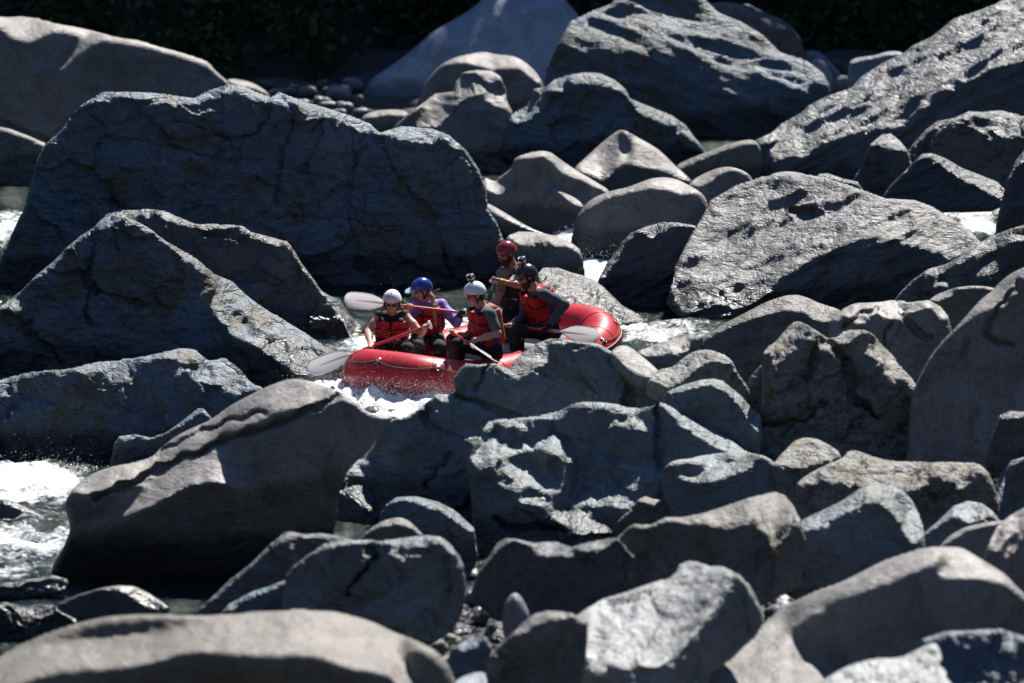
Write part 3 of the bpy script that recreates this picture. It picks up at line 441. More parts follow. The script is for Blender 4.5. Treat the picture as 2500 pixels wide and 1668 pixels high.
    B_('boulder', 'huge dark cracked boulder standing behind the rafters at left centre', ('T', [(-60,800),(-30,650),(0,600),(25,540),(60,470),(75,410),(85,370),(105,330),(140,300),(165,265),(190,240),(235,213),(290,210),(350,213),(410,222),(445,226),(480,208),(530,193),(560,198),(590,213),(622,224),(640,212),(690,230),(740,245),(800,265),(850,285),(870,305),(920,290),(990,295),(1030,310),(1070,345),(1100,390),(1115,430),(1120,480),(1140,510),(1160,560),(1165,650),(1120,720),(1000,780),(780,800),(400,800)]),
       [('T', [(180,245),(235,208),(410,218),(445,222),(530,186),(600,215),(640,205),(740,238),(850,278),(880,310),(850,305),(790,280),(740,262),(690,250),(640,232),(590,232),(540,212),(480,225),(445,240),(400,235),(290,225),(235,228)]), ('T', [(450,245),(500,240),(510,255),(470,262)]), ('T', [(870,305),(920,283),(990,287),(1040,310),(1010,330),(950,320),(900,325)])],
       'rough', 'slate', rim=10, GL=1.6, G=0.22, step=4.4, amp=0.85, thick=0.5, hx=0.05, cracks=[(('T',[(640,215),(675,260),(665,310),(650,350),(640,420),(635,470)]), 4, 0.078), (('T',[(740,262),(720,300),(675,298)]), 3, 0.054), (('T',[(390,275),(450,290),(520,310),(570,315),(600,290),(620,250)]), 3.5, 0.060), (('T',[(520,310),(500,350),(495,368),(540,370)]), 3.5, 0.060), (('T',[(560,320),(550,360)]), 3, 0.042), (('T',[(495,368),(460,400),(420,430),(390,460),(355,480)]), 3, 0.030), (('T',[(390,335),(440,350),(490,366)]), 3.5, 0.048), (('T',[(245,420),(265,475),(340,495),(440,535),(540,545)]), 5, 0.078), (('T',[(630,500),(700,500),(800,503),(850,520),(920,540)]), 3, 0.042), (('T',[(850,300),(800,400),(800,500),(830,620)]), 6, 0.054), (('T',[(870,320),(920,420),(980,480),(1010,560),(1040,640)]), 6, 0.072), (('T',[(800,280),(815,360),(805,420)]), 3, 0.036)], Y=64.0)
    B_('boulder', 'smooth grey round boulder with speckled wet top, upstream right of centre', ('N', [(960,1080),(990,960),(1010,850),(1040,760),(1100,670),(1180,610),(1300,560),(1450,530),(1550,490),(1640,455),(1750,445),(1850,460),(1950,510),(2040,560),(2095,620),(2120,720),(2080,900),(1800,1100),(1280,1145),(1090,1145)]),
       [('N', [(1030,770),(1100,655),(1300,545),(1550,475),(1640,440),(1750,430),(1850,445),(2050,550),(1990,570),(1900,590),(1800,560),(1650,540),(1450,580),(1250,640),(1150,690),(1080,730)])], 'smooth', 'granite', rim=20, GL=1.6, Y=66.3)
    B_('boulder', 'thin smooth slabs low at the waters edge behind the big dark boulder', ('N', [(260,720),(280,650),(350,680),(450,740),(600,830),(720,890),(850,930),(800,1010),(480,980),(380,860)]), [('N', [(260,660),(280,640),(350,670),(450,730),(600,820),(740,890),(650,870),(520,820),(420,770),(330,720)])], 'smooth', 'granite', rim=10, GL=1.8, Y=67.0)
    B_('boulder', 'low rounded brown stone between the sunlit rock and the round boulder', ('C', [(180,1260),(220,1160),(300,1110),(400,1070),(470,1062),(540,1080),(600,1110),(650,1200),(560,1280),(330,1330)]), [('C', [(215,1165),(300,1100),(400,1058),(480,1052),(480,1075),(380,1120),(360,1150),(280,1190)])], 'smooth', 'granite', rim=14, Y=66.8)
    B_('boulder', 'small dark angular stone above the sunlit rock, its left one', ('C', [(315,1340),(330,1230),(370,1140),(430,1100),(500,1090),(590,1105),(640,1200),(560,1320)]), [('C', [(335,1220),(370,1130),(430,1090),(400,1140),(360,1200)])], 'rough', 'dark', rim=8, Y=66.4)
    B_('boulder', 'low pale strip of stone peeping over the sunlit rock', ('C', [(690,1180),(730,1110),(830,1090),(950,1105),(1000,1150),(980,1230),(760,1230)]), [('C', [(730,1105),(830,1080),(960,1098),(900,1115),(800,1115)])], 'smooth', 'granite', rim=10, Y=66.6)
    B_('boulder', 'low dark stone with a thin lit top over the sunlit rock', ('C', [(960,1240),(980,1170),(1040,1110),(1100,1105),(1200,1140),(1290,1160),(1330,1220),(1330,1290),(1100,1300)]), [('C', [(1000,1150),(1045,1100),(1110,1098),(1210,1132),(1310,1165),(1200,1155),(1100,1125),(1050,1130)])], 'worn', 'dark', rim=8, Y=66.0)
    B_('boulder', 'dark wedge with a lit left to right falling crest by the upper right cascade', ('C', [(1420,1330),(1450,1250),(1500,1180),(1580,1100),(1640,1040),(1700,980),(1760,975),(1850,1010),(1950,1070),(2080,1120),(2180,1160),(2235,1215),(2230,1300),(2150,1350),(1700,1360)]),
       [('C', [(1640,1025),(1700,968),(1760,965),(1950,1055),(2240,1200),(2200,1270),(2050,1190),(1900,1110),(1800,1030),(1720,1000)])], 'strata', 'dark', rim=8, GL=1.5, Y=67.2)
    B_('boulder', 'dark pyramid rock under the glinting slope at upper right', ('C', [(1240,1220),(1260,1150),(1310,1060),(1370,920),(1440,860),(1500,850),(1560,900),(1610,960),(1640,1060),(1600,1220),(1400,1290)]), [('C', [(1375,915),(1440,850),(1510,845),(1610,955),(1480,940)])], 'rough', 'dark', rim=8, Y=69.0)
    B_('boulder', 'rounded dark boulder with a patchy lit crown at the right edge, upper right', ('C', [(1530,1220),(1550,1120),(1590,1000),(1640,920),(1720,830),(1800,770),(1900,755),(2000,710),(2080,715),(2200,705),(2300,730),(2400,760),(2480,800),(2480,1250),(1800,1280)]),
       [('C', [(1580,1000),(1720,820),(1800,755),(2000,700),(2300,715),(2400,750),(2350,850),(2250,870),(2190,860),(2150,800),(2080,830),(2000,760),(1850,780),(1740,840)])], 'rough', 'dark', rim=10, GL=1.5, Y=70.0)
    B_('boulder', 'smooth twin humped boulder with saddle and soft lit bands at centre', ('N', [(240,800),(270,640),(270,440),(330,470),(370,480),(390,450),(500,375),(510,310),(550,275),(640,245),(740,225),(820,240),(900,300),(1000,370),(1100,430),(1200,490),(1310,555),(1330,700),(1200,950),(960,1010),(600,1000)]),
       [('N', [(540,275),(740,212),(830,228),(1000,358),(1310,545),(1280,565),(1160,510),(1080,470),(1000,440),(900,400),(840,320),(760,270),(650,290)]), ('N', [(270,430),(350,490),(430,500),(500,470),(470,550),(400,585),(320,560),(270,540)]), ('N', [(770,480),(900,530),(1050,570),(1130,640),(1090,680),(1000,660),(930,600),(860,540),(760,620),(730,680),(740,620),(830,530)])], 'smooth', 'granite', rim=14, GL=1.7, wh=0.1, Y=68.3)
    B_('boulder', 'smooth pale cone shaped boulder with rounded shoulder, upper centre', ('N', [(980,480),(1010,370),(1100,290),(1220,180),(1330,90),(1390,55),(1440,65),(1550,130),(1680,200),(1760,270),(1830,340),(1900,400),(1980,470),(2010,560),(1850,680),(1300,700),(1050,600)]),
       [('N', [(1000,370),(1220,170),(1330,78),(1390,40),(1400,150),(1420,230),(1470,240),(1480,95),(1550,118),(1760,258),(1990,465),(1860,450),(1740,390),(1600,370),(1500,355),(1420,330),(1350,370),(1290,450),(1240,480),(1150,440)])], 'smooth', 'granite', rim=14, GL=1.25, Y=71.5)
    B_('boulder', 'dark slab with a long thin bright top edge under the huge upper rock', ('C', [(90,1150),(130,1050),(250,1000),(400,940),(520,900),(640,885),(700,1000),(680,1200),(400,1280),(200,1250)]), [('C', [(120,1050),(250,985),(400,925),(640,875),(640,905),(520,925),(400,965),(250,1030),(160,1070)])], 'smooth', 'brown', rim=8, GL=2.4, Y=72.0)
    B_('boulder', 'big glinting slope of wet dark rock rising to the upper right corner', ('C', [(570,1150),(595,1080),(600,980),(640,890),(740,850),(800,790),(930,720),(980,670),(1100,610),(1250,560),(1310,490),(1450,400),(1580,340),(1640,290),(1750,240),(1830,180),(1900,120),(2050,70),(2180,20),(2220,-20),(2480,-80),(2480,1100),(1800,1150),(1000,1190)]),
       [('C', [(740,840),(930,705),(1250,540),(1450,385),(1640,275),(1830,160),(2050,50),(2480,-90),(2480,330),(2250,410),(2100,460),(1950,560),(1800,640),(1640,720),(1560,800),(1300,850),(1170,910),(1100,890),(1020,950),(960,1000),(830,1020),(740,1050)])], 'strata', 'shiny', rim=10, GL=1.12, G=0.2, step=4.4, amp=1.2, tilt=33, Y=71.5)
    B_('boulder', 'knobby blue rock with lit crown and long right tail, upper centre', ('B', [(1110,1000),(1130,900),(1150,800),(1180,730),(1260,680),(1300,630),(1310,570),(1400,550),(1440,510),(1530,480),(1640,462),(1740,470),(1830,510),(1900,570),(1930,630),(2000,660),(2080,690),(2200,740),(2280,800),(2340,880),(2420,980),(2400,1120),(1900,1150),(1300,1130)]),
       [('B', [(1430,520),(1640,448),(1740,458),(1870,530),(1930,620),(1850,580),(1780,560),(1700,550),(1600,540),(1520,560),(1430,590)]), ('B', [(1940,640),(2200,728),(2360,880),(2300,900),(2200,820),(2080,760),(1980,720)]), ('B', [(1160,740),(1290,670),(1400,545),(1400,640),(1290,760),(1200,780)])], 'rough', 'slate', rim=10, GL=1.6, amp=1.2, Y=74.3)
    B_('boulder', 'grey pillar rock with a rounded knob head, upper centre left', ('B', [(380,900),(430,800),(520,720),(620,650),(680,600),(800,585),(820,520),(870,460),(950,445),(1040,450),(1100,490),(1135,560),(1140,640),(1175,710),(1190,850),(1200,1100),(1000,1200),(700,1100)]),
       [('B', [(550,800),(680,590),(800,578),(825,500),(900,438),(1040,438),(1110,490),(1060,520),(1130,600),(1180,710),(1080,670),(1000,640),(1020,600),(900,600),(800,680),(730,780),(700,820)])], 'worn', 'granite', rim=14, GL=1.3, Y=74.0)
    B_('boulder', 'low pale hump left of the knob headed pillar', ('B', [(180,830),(220,740),(300,705),(420,698),(490,705),(520,730),(520,860),(300,900)]), [('B', [(215,740),(300,695),(420,688),(515,718),(480,735),(380,725),(290,745)])], 'smooth', 'granite', rim=14, Y=76.5)
    B_('boulder', 'giant angular blue rock with streaked lit upper face, top right of centre', ('T', [(1210,400),(1240,260),(1255,160),(1280,100),(1310,50),(1350,30),(1400,10),(1440,-25),(1570,-30),(1610,-8),(1650,30),(1700,50),(1750,80),(1790,120),(1850,140),(1890,170),(1905,200),(1900,260),(1820,340),(1640,390),(1400,400)]),
       [('T', [(1305,55),(1400,0),(1570,-35),(1660,30),(1790,112),(1890,160),(1905,185),(1840,210),(1800,200),(1740,190),(1660,185),(1640,160),(1600,140),(1500,115),(1430,125),(1350,115),(1300,110)])], 'strata', 'slate', rim=10, GL=0.92, G=0.25, amp=2.0, tilt=-15, Y=78.0)
    B_('boulder', 'mossy backed grey rock behind the giant angular rock', ('C', [(220,120),(280,50),(330,20),(450,10),(600,30),(700,80),(800,120),(880,180),(930,250),(950,320),(940,420),(500,350)]), [('C', [(480,20),(600,20),(800,110),(890,170),(820,190),(700,140),(560,70)])], 'worn', 'grey', rim=10, Y=82.0)
    B_('boulder', 'tan dome with a broad lit crown behind the knob headed pillar', ('B', [(530,800),(560,700),(590,600),(640,500),(710,420),(800,370),(900,345),(1000,332),(1080,350),(1180,355),(1250,390),(1320,450),(1375,530),(1400,700),(1300,850),(700,880)]),
       [('B', [(700,415),(900,332),(1000,318),(1180,340),(1280,395),(1380,515),(1330,520),(1240,440),(1150,430),(1050,440),(900,400),(780,400)])], 'smooth', 'granite', rim=16, GL=1.7, Y=79.0)
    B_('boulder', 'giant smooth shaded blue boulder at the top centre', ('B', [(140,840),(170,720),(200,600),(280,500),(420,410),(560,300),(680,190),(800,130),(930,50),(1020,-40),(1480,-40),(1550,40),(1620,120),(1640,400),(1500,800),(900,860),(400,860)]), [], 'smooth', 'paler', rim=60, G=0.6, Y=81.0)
    for k, (lab, pts, lt) in enumerate([
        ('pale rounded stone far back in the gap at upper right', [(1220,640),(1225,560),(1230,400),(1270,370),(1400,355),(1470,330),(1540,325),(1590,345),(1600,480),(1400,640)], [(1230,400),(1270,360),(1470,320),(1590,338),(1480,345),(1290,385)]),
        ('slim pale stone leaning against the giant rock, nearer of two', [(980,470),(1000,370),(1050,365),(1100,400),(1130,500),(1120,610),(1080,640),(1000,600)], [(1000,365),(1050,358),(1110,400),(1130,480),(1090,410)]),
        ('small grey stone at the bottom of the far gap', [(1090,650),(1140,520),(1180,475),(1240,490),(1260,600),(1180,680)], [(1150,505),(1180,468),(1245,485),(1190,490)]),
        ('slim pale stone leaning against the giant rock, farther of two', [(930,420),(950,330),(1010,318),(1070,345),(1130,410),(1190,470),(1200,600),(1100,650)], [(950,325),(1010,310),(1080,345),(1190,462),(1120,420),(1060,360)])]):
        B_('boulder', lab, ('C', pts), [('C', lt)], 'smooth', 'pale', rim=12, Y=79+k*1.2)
    B_('boulder', 'cracked pale block low at the left edge under the great smooth boulder', ('T', [(-60,560),(-40,285),(20,295),(60,310),(105,330),(120,400),(90,480),(40,560)]), [], 'worn', 'granite', rim=16, Y=72.8)
    B_('boulder', 'great smooth grey boulder with a scooped lit brow at the upper left', ('A', [(-160,1400),(-160,110),(-60,105),(0,102),(60,108),(130,100),(220,112),(350,150),(500,175),(620,205),(750,240),(880,255),(1000,295),(1120,325),(1250,365),(1330,395),(1380,460),(1450,515),(1500,600),(1520,760),(1300,1000),(600,1300)]),
       [('A', [(-160,95),(130,85),(350,135),(620,190),(880,240),(1120,312),(1340,385),(1400,470),(1330,420),(1250,385),(1100,340),(960,300),(800,268),(660,250),(590,280),(520,340),(450,400),(380,445),(330,455),(220,415),(230,398),(330,430),(420,380),(500,300),(560,240),(440,200),(360,190),(250,230),(180,265),(60,240),(20,180),(-160,150)])], 'smooth', 'granite', rim=10, GL=2.0, G=0.22, Y=74.5, cracks=[(('A',[(0,780),(100,830),(300,900)]), 5, 0.1)])
    B_('boulder', 'small pale hump behind the great smooth boulder at upper left', ('A', [(1400,700),(1430,510),(1500,500),(1590,520),(1660,555),(1720,600),(1740,700)]), [('A', [(1430,500),(1500,490),(1600,512),(1720,590),(1620,560),(1500,530)])], 'smooth', 'granite', rim=12, Y=79.5)
FG[0] = True; foreground_rocks(); FG[0] = False
left_rocks()
# room for the raft and its crew before the rocks behind are set back
_U, _V = np.meshgrid(np.arange(840, 1530, 5.), np.arange(760, 960, 5.))
iv, iu = zb_idx(_U, _V); np.maximum.at(ZB, (iv, iu), 56.6+(_U-840)/690*2.6)
behind_raft()
# ------------------------------------------------------------------ riverbed, far bank, hillside
def sheet(name, xs, ys, zf, mat, kind='structure', attr=None):
    X, Yg = np.meshgrid(xs, ys); pts = np.stack([X, Yg, np.zeros_like(X)], -1).reshape(-1, 3)
    z, at = zf(pts); pts[:, 2] = z
    ny, nx = X.shape; i = np.arange(ny*nx).reshape(ny, nx)
    F = np.stack([i[:-1, :-1].ravel(), i[:-1, 1:].ravel(), i[1:, 1:].ravel(), i[1:, :-1].ravel()], 1)
    me = mesh_np(name, pts, F)
    if attr is not None:
        a = me.attributes.new(attr, 'FLOAT', 'POINT'); a.data.foreach_set('value', at.astype(np.float32))
    o = link(name, me, mat); o['kind'] = kind
    return o
m, n, l, b = nodes('river_gravel')
_g = n.new('ShaderNodeNewGeometry'); _n1 = noise_node(n, l, _g.outputs['Position'], 6, 8, 0.7)
l.new(ramp_of(n, l, _n1.outputs['Fac'], [(0.3, (0.025, 0.026, 0.027)), (0.7, (0.09, 0.09, 0.088))]), b.inputs['Base Color']); b.inputs['Roughness'].default_value = 0.85
_b = n.new('ShaderNodeBump'); _b.inputs['Strength'].default_value = 0.8; _b.inputs['Distance'].default_value = 0.08; l.new(_n1.outputs['Fac'], _b.inputs['Height']); l.new(_b.outputs[0], b.inputs['Normal'])
MAT['gravel'] = m
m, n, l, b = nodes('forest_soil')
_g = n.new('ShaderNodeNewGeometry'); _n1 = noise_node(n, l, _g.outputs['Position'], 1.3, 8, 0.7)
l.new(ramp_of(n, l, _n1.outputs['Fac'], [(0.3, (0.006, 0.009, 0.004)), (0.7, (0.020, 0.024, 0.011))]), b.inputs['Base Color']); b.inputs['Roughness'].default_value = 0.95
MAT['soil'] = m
def axis(core0, core1, d, far, k=1.35):
    a = list(np.arange(core0, core1, d)); s = d; lo = []; hi = []
    x = core0
    while x > -far: s *= k; x -= s; lo.append(x)
    s = d; x = a[-1]
    while x < far: s *= k; x += s; hi.append(x)
    return np.array(lo[::-1]+a+hi)
def sstep(e0, e1, x): t = np.clip((x-e0)/(e1-e0), 0, 1); return t*t*(3-2*t)
def bed_z(p):
    x, y = p[:, 0], p[:, 1]
    bank = np.maximum(sstep(-0.6, 0.6, x+1.9-(y-47)*0.22)*(1-sstep(49.5, 51.5, y)), 1-sstep(40.5, 42.5, y))   # stony bank on the near side
    up = -0.35+np.clip(50.5-y, 0, 34)*0.09-np.clip(16.5-y, 0, 60)*0.05
    z = -0.55*(1-bank)+up*bank+0.10*fbm(np.stack([x, y, 0*x], -1)*0.9, 3)
    z = z+sstep(75, 80, y)*0.75+np.clip(y-92, 0, 60)*0.55+np.clip(y-152, 0, 400)*0.1
    return z+sstep(14, 60, np.abs(x))*6, None
sheet('riverbed', axis(-12, 12, 0.3, 700), axis(30, 100, 0.3, 900), bed_z, MAT['gravel'])
def sky_blocking_z(p):  # unseen slopes, added beside and behind the camera to cut the skylight fill
    x, y = p[:, 0], p[:, 1]; r = np.hypot(x*0.8, np.clip(20-y, 0, 1e9))
    side = np.clip(np.abs(x)-26, 0, 1e9)*0.9+np.clip(-6-y, 0, 1e9)*0.95
    z = -3.0+np.clip(side, 0, 42)+2.5*fbm(np.stack([x, y, 0*x], -1)*0.05, 4)*np.clip(side/6, 0, 1)
    return z, None
sheet('sky_blocking_slopes', np.concatenate([np.arange(-300, -60, 12.), np.arange(-60, 60.1, 3), np.arange(72, 301, 12.)]), np.concatenate([np.arange(-300, -40, 12.), np.arange(-40, 140.1, 4)]), sky_blocking_z, MAT['soil'])
def hill_z(p):
    x, y = p[:, 0], p[:, 1]
    st_ = 82.6+5.2*sstep(-3.4, -2.2, x)
    return np.clip((y-st_)*0.6, 0, 40)+np.clip(y-142, 0, 400)*0.1-0.1-0.6*sstep(-3.4, -2.2, x)*(y < 88)+0.3*fbm(np.stack([x, y, 0*x], -1)*0.25, 4), None
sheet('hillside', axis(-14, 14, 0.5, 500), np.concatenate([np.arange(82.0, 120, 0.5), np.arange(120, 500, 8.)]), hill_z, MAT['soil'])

# ------------------------------------------------------------------ the dark wood on the far bank (one mass)
def leaf_mat(name, c0, c1):
    m, n, l, b = nodes(name); g = n.new('ShaderNodeNewGeometry')
    l.new(ramp_of(n, l, g.outputs['Random Per Island'], [(0.0, c0), (1.0, c1)]), b.inputs['Base Color'])
    b.inputs['Roughness'].default_value = 0.6; b.inputs['Specular IOR Level'].default_value = 0.25
    return m
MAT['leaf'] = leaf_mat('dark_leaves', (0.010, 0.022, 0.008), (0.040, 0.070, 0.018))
m, n, l, b = nodes('bark'); b.inputs['Base Color'].default_value = (0.03, 0.024, 0.018, 1); b.inputs['Roughness'].default_value = 0.9; MAT['bark'] = m
def forest():
    rs = np.random.RandomState(11)
    V = []; F = []
    n = 150000
    # clumps through a thick belt of crowns above the bank
    nc = 1500
    cx = rs.uniform(-16, 16, nc); cy = rs.uniform(91.5, 106, nc); cz = (cy-90)*0.75+rs.uniform(0, 1, nc)**1.6*12
    cr = rs.uniform(0.5, 1.3, nc)
    k = rs.randint(0, nc, n); d = rs.normal(size=(n, 3)); d /= np.linalg.norm(d, axis=1)[:, None]; d *= (rs.uniform(0.3, 1, n)**0.5*cr[k])[:, None]
    c = np.stack([cx[k], cy[k], cz[k]], -1)+d*np.array((1.2, 1, 0.7))
    a = rs.normal(size=(n, 3)); a /= np.linalg.norm(a, axis=1)[:, None]; b2 = np.cross(a, rs.normal(size=(n, 3))); b2 /= np.linalg.norm(b2, axis=1)[:, None]
    s = rs.uniform(0.07, 0.17, n)[:, None]
    lo_ = rs.rand(n) < 0.42                                  # undergrowth at the water's edge
    k3 = rs.randint(0, 700, n); bx = rs.uniform(-14, 14, 700); by = np.where(bx < -2.5, rs.uniform(83.2, 91, 700), rs.uniform(88.0, 94, 700)); br = rs.uniform(0.4, 0.9, 700)
    un = np.stack([bx[k3], by[k3], (by[k3]-np.where(bx[k3] < -2.5, 82.6, 87.8))*0.6-0.3+br[k3]*0.6], -1)+d/cr[k][:, None]*br[k3][:, None]
    c = np.where(lo_[:, None], un, c); s = np.where(lo_[:, None], s*0.8, s)
    hi_ = (~lo_) & (rs.rand(n) < 0.62)                                  # unseen crown leaves, added high above the view to shade the far bank
    c[hi_, 1] = rs.uniform(90, 103, hi_.sum()); c[hi_, 2] = rs.uniform(6.5, 15.5, hi_.sum()); s = np.where(hi_[:, None], s*2.6, s)
    V = np.stack([c-a*s, c+b2*s*0.55, c+a*s, c-b2*s*0.55], 1).reshape(-1, 3)
    F = np.arange(4*n).reshape(n, 4)
    me = mesh_np('forest', V, F, False)
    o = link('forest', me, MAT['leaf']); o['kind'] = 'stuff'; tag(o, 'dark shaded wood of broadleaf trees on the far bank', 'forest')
    # trunks
    VV = []; FF = []; base = 0
    for _ in range(26):
        x = rs.uniform(-15, 15); y = rs.uniform(92, 101); z0 = (y-90)*0.75-0.6; r0 = rs.uniform(0.1, 0.24); lean = rs.normal(size=2)*0.06
        for j in range(8):
            zz = z0+j*1.6; rr = r0*(1-j*0.09); ph = np.arange(8)*math.pi/4
            VV.append(np.stack([x+lean[0]*j*1.6+rr*np.cos(ph)+0.05*math.sin(j*2+x), y+lean[1]*j*1.6+rr*np.sin(ph), np.full(8, zz)], -1))
            if j:
                q = np.arange(8); FF.append(np.stack([base+q, base+(q+1) % 8, base+8+(q+1) % 8, base+8+q], 1)); base += 8
        base += 8
    me = mesh_np('trunks', np.concatenate(VV), np.concatenate(FF)); t = link('trunks', me, MAT['bark'], o); t['kind'] = 'stuff'
forest()

# ------------------------------------------------------------------ small stones
def cobbles():
    spots = [('A', 1650,505,1740,575), ('A', 1740,570,1830,630), ('A', 1800,555,1900,620), ('A', 1880,545,2020,640), ('A', 2040,545,2255,630), ('A', 2180,490,2330,560), ('A', 1990,615,2130,700), ('A', 2140,640,2255,720), ('A', 2110,690,2210,750), ('A', 1870,630,1980,700), ('A', 2010,505,2110,570), ('A', 2240,690,2360,760),
             ('B', -20,545,165,665), ('B', 95,490,240,610), ('B', -60,640,60,720), ('B', 50,650,170,740), ('B', 150,600,230,690), ('C', 1180,415,1235,485), ('C', 1120,380,1200,450)]
    for k, (t, x0, y0, x1, y1) in enumerate(spots):
        q = px(t, [(x0, y0), (x1, y1)]); c = q.mean(0); r = (q[1]-q[0])/2
        ph = np.arange(10)*2*math.pi/10; rr = 1+0.10*np.sin(2*ph+k)+0.06*np.cos(3*ph+2*k)
        pts = [(c[0]+r[0]*math.copysign(abs(math.cos(a))**0.75, math.cos(a))*w, c[1]+r[1]*math.copysign(abs(math.sin(a))**0.75, math.sin(a))*w) for a, w in zip(ph, rr)]
        o = B_('cobble', 'small shaded bluish boulder below the dark trees', ('S', pts), [], 'worn', 'pale', rim=200, amp=1.5, Y=gY(q[1][1], 0.15)-0.35, push=False, cat='boulder')
        o['group'] = 'shaded boulders below the far trees'
cobbles()
def gap_stones():
    rs = random.Random(5)
    done = []
    for (u, v, r, mt) in [(1395,1478,26,'pale'),(1378,1440,20,'slate'),(1180,1600,22,'slate'),(1150,1545,18,'dark'),(1245,1560,20,'slate'),(1880,1500,20,'pale'),(1840,1560,24,'slate'),(1905,1440,26,'dark'),(1210,1462,18,'dark'),(1155,1405,15,'granite'),
                          (2410,1165,22,'granite'),(2700,1120,24,'granite'),(1820,945,12,'granite'),(1868,1270,26,'dark'),(910,1010,20,'tan'),(960,1012,18,'brown')]:
        ph = np.arange(9)*2*math.pi/9
        pts = [(u+r*(1+0.2*rs.uniform(-1, 1))*1.25*math.cos(a), v+r*(1+0.2*rs.uniform(-1, 1))*math.sin(a)) for a in ph]
        near = {'tan': 'low tan stone awash at the edge of the white water below the raft', 'brown': 'low mossy stone awash at the edge of the white water below the raft'}
        o = B_('cobble', near.get(mt, 'small stone wedged in a dark gap between the foreground boulders'), ('S', pts), [], 'worn', mt, rim=60, G=0.7, Y=gY(v+r), push=False)
        if mt not in near: o['group'] = 'stones in the foreground gaps'
gap_stones()

def loose_stones():
    """cobbles and gravel lying on the bank wherever the big boulders leave it open"""
    rs = random.Random(21); protos = []
    ico = []
    import bmesh
    for k in range(7):
        bm = bmesh.new(); bmesh.ops.create_icosphere(bm, subdivisions=3, radius=1.0)
        me = bpy.data.meshes.new('cobble'); bm.to_mesh(me); bm.free()
        V = np.zeros(len(me.vertices)*3, np.float32); me.vertices.foreach_get('co', V); V = V.reshape(-1, 3).astype(float)
        V = V*(1+0.35*facets(V*1.1+k*13.1)+0.10*fbm(V*1.6+k*7.7, 3))[:, None]*np.array((1.0, 0.8, 0.62))
        me.vertices.foreach_set('co', V.astype(np.float32).ravel()); me.update(); me.polygons.foreach_set('use_smooth', np.ones(len(me.polygons), bool))
        me.materials.append(MAT[('slate', 'dark', 'granite', 'green', 'brown', 'pale', 'grey')[k]]); protos.append(me)
    cells = []
    for iv in range(430):
        for iu in range(660):
            v = iv*5-200+2.5; u = iu*5-400+2.5
            if ZB[iv, iu] < 0 and 1290 < v < 1690 and 1020 < u < 2520: cells.append((u, v))
            elif ZB[iv, iu] < 0 and 1290 < v < 1690 and 560 < u <= 1020 and v > 1480: cells.append((u, v))
            elif ZB[iv, iu] < 0 and 930 < v <= 1290 and 1500 < u < 2520: cells.append((u, v))
    rs.shuffle(cells); used = []; gv = []; gf = []; nb = 0; cnt = 0
    cu = np.array([q[0] for q in cells]); cv = np.array([q[1] for q in cells]); YB_ = np.full(len(cells), 48.0)
    for _ in range(14):
        pp = P(cu, cv, YB_); zb = bed_z(np.stack([pp[:, 0], pp[:, 1], 0*cu], -1))[0]; YB_ = 0.5*YB_+0.5*gY(cv, zb)
    for (u, v), Yb in zip(cells, YB_):
        Yb = float(Yb)
        if Yb > 60 or Yb < 33: continue
        c = P(u, v, Yb); big = cnt < 110 and rs.random() < 0.5
        r = rs.uniform(0.07, 0.19) if big else rs.uniform(0.02, 0.06)
        if big:
            if any((c[0]-q[0])**2+(c[1]-q[1])**2 < (0.7*(r+q[2]))**2 for q in used): continue
            used.append((c[0], c[1], r)); cnt += 1
            o = link('cobble', protos[cnt % 7], None, None, (c[0], c[1], c[2]+0.25*r)); o.scale = (r, r, r); o.rotation_euler = (rs.uniform(-.4, .4), rs.uniform(-.4, .4), rs.uniform(0, 6.3))
            tag(o, 'small loose cobble in a gap between the foreground boulders', 'cobble', 'loose cobbles between the boulders')
        else: gv.append((c[0], c[1], c[2]+0.2*r, r))
    g = np.array(gv*2); rr = np.random.RandomState(8); g[:, :2] += rr.normal(size=(len(g), 2))*0.06
    B0 = np.array([(1, 0, 0), (-1, 0, 0), (0, 1, 0), (0, -1, 0), (0, 0, .7), (0, 0, -.7)]); t = np.array([(0, 2, 4), (2, 1, 4), (1, 3, 4), (3, 0, 4), (2, 0, 5), (1, 2, 5), (3, 1, 5), (0, 3, 5)])
    V = (g[:, None, :3]+(B0[None]*rr.uniform(0.6, 1.2, (len(g), 6, 1))+rr.normal(size=(len(g), 6, 3))*0.15)*g[:, None, 3:4]).reshape(-1, 3); F = (t[None]+6*np.arange(len(g))[:, None, None]).reshape(-1, 3)
    o = link('gravel', mesh_np('gravel', V, F), MAT['gravel']); o['kind'] = 'stuff'; tag(o, 'dark gravel in the gaps between the boulders', 'gravel')
loose_stones()

# ------------------------------------------------------------------ the river
def foam_zone(x, y):
    f = np.zeros_like(x)
    for (u, v, ru, rv, a) in [(60,1200,180,60,0.92),(40,1320,180,60,0.74),(20,1400,130,40,0.42),(960,985,230,55,1.3),(800,930,90,60,1.1),(1090,985,120,60,1.1),(1000,870,220,60,0.85),(1100,800,90,30,0.9),(900,850,60,40,0.9),(1620,815,160,45,0.62),
                              (1455,665,60,45,1.3),(2380,545,110,50,0.85),(2330,520,60,20,0.7),(10,560,50,60,0.85),(1385,582,40,30,1.1),(1705,520,40,35,1.1),(1240,800,120,50,0.75),(300,1425,160,25,0.18),(450,1460,60,25,0.2),(1540,800,60,40,0.7),(60,1085,120,25,0.5)]:
        c = P(u, v, gY(v))
        rx = ru*gY(v)/FPX; ry = abs(gY(v-rv)-gY(v+rv))/2
        d = ((x-c[0])/rx)**2+((y-c[1])/ry)**2
        f = np.maximum(f, a*np.exp(-d*0.9))
    return f
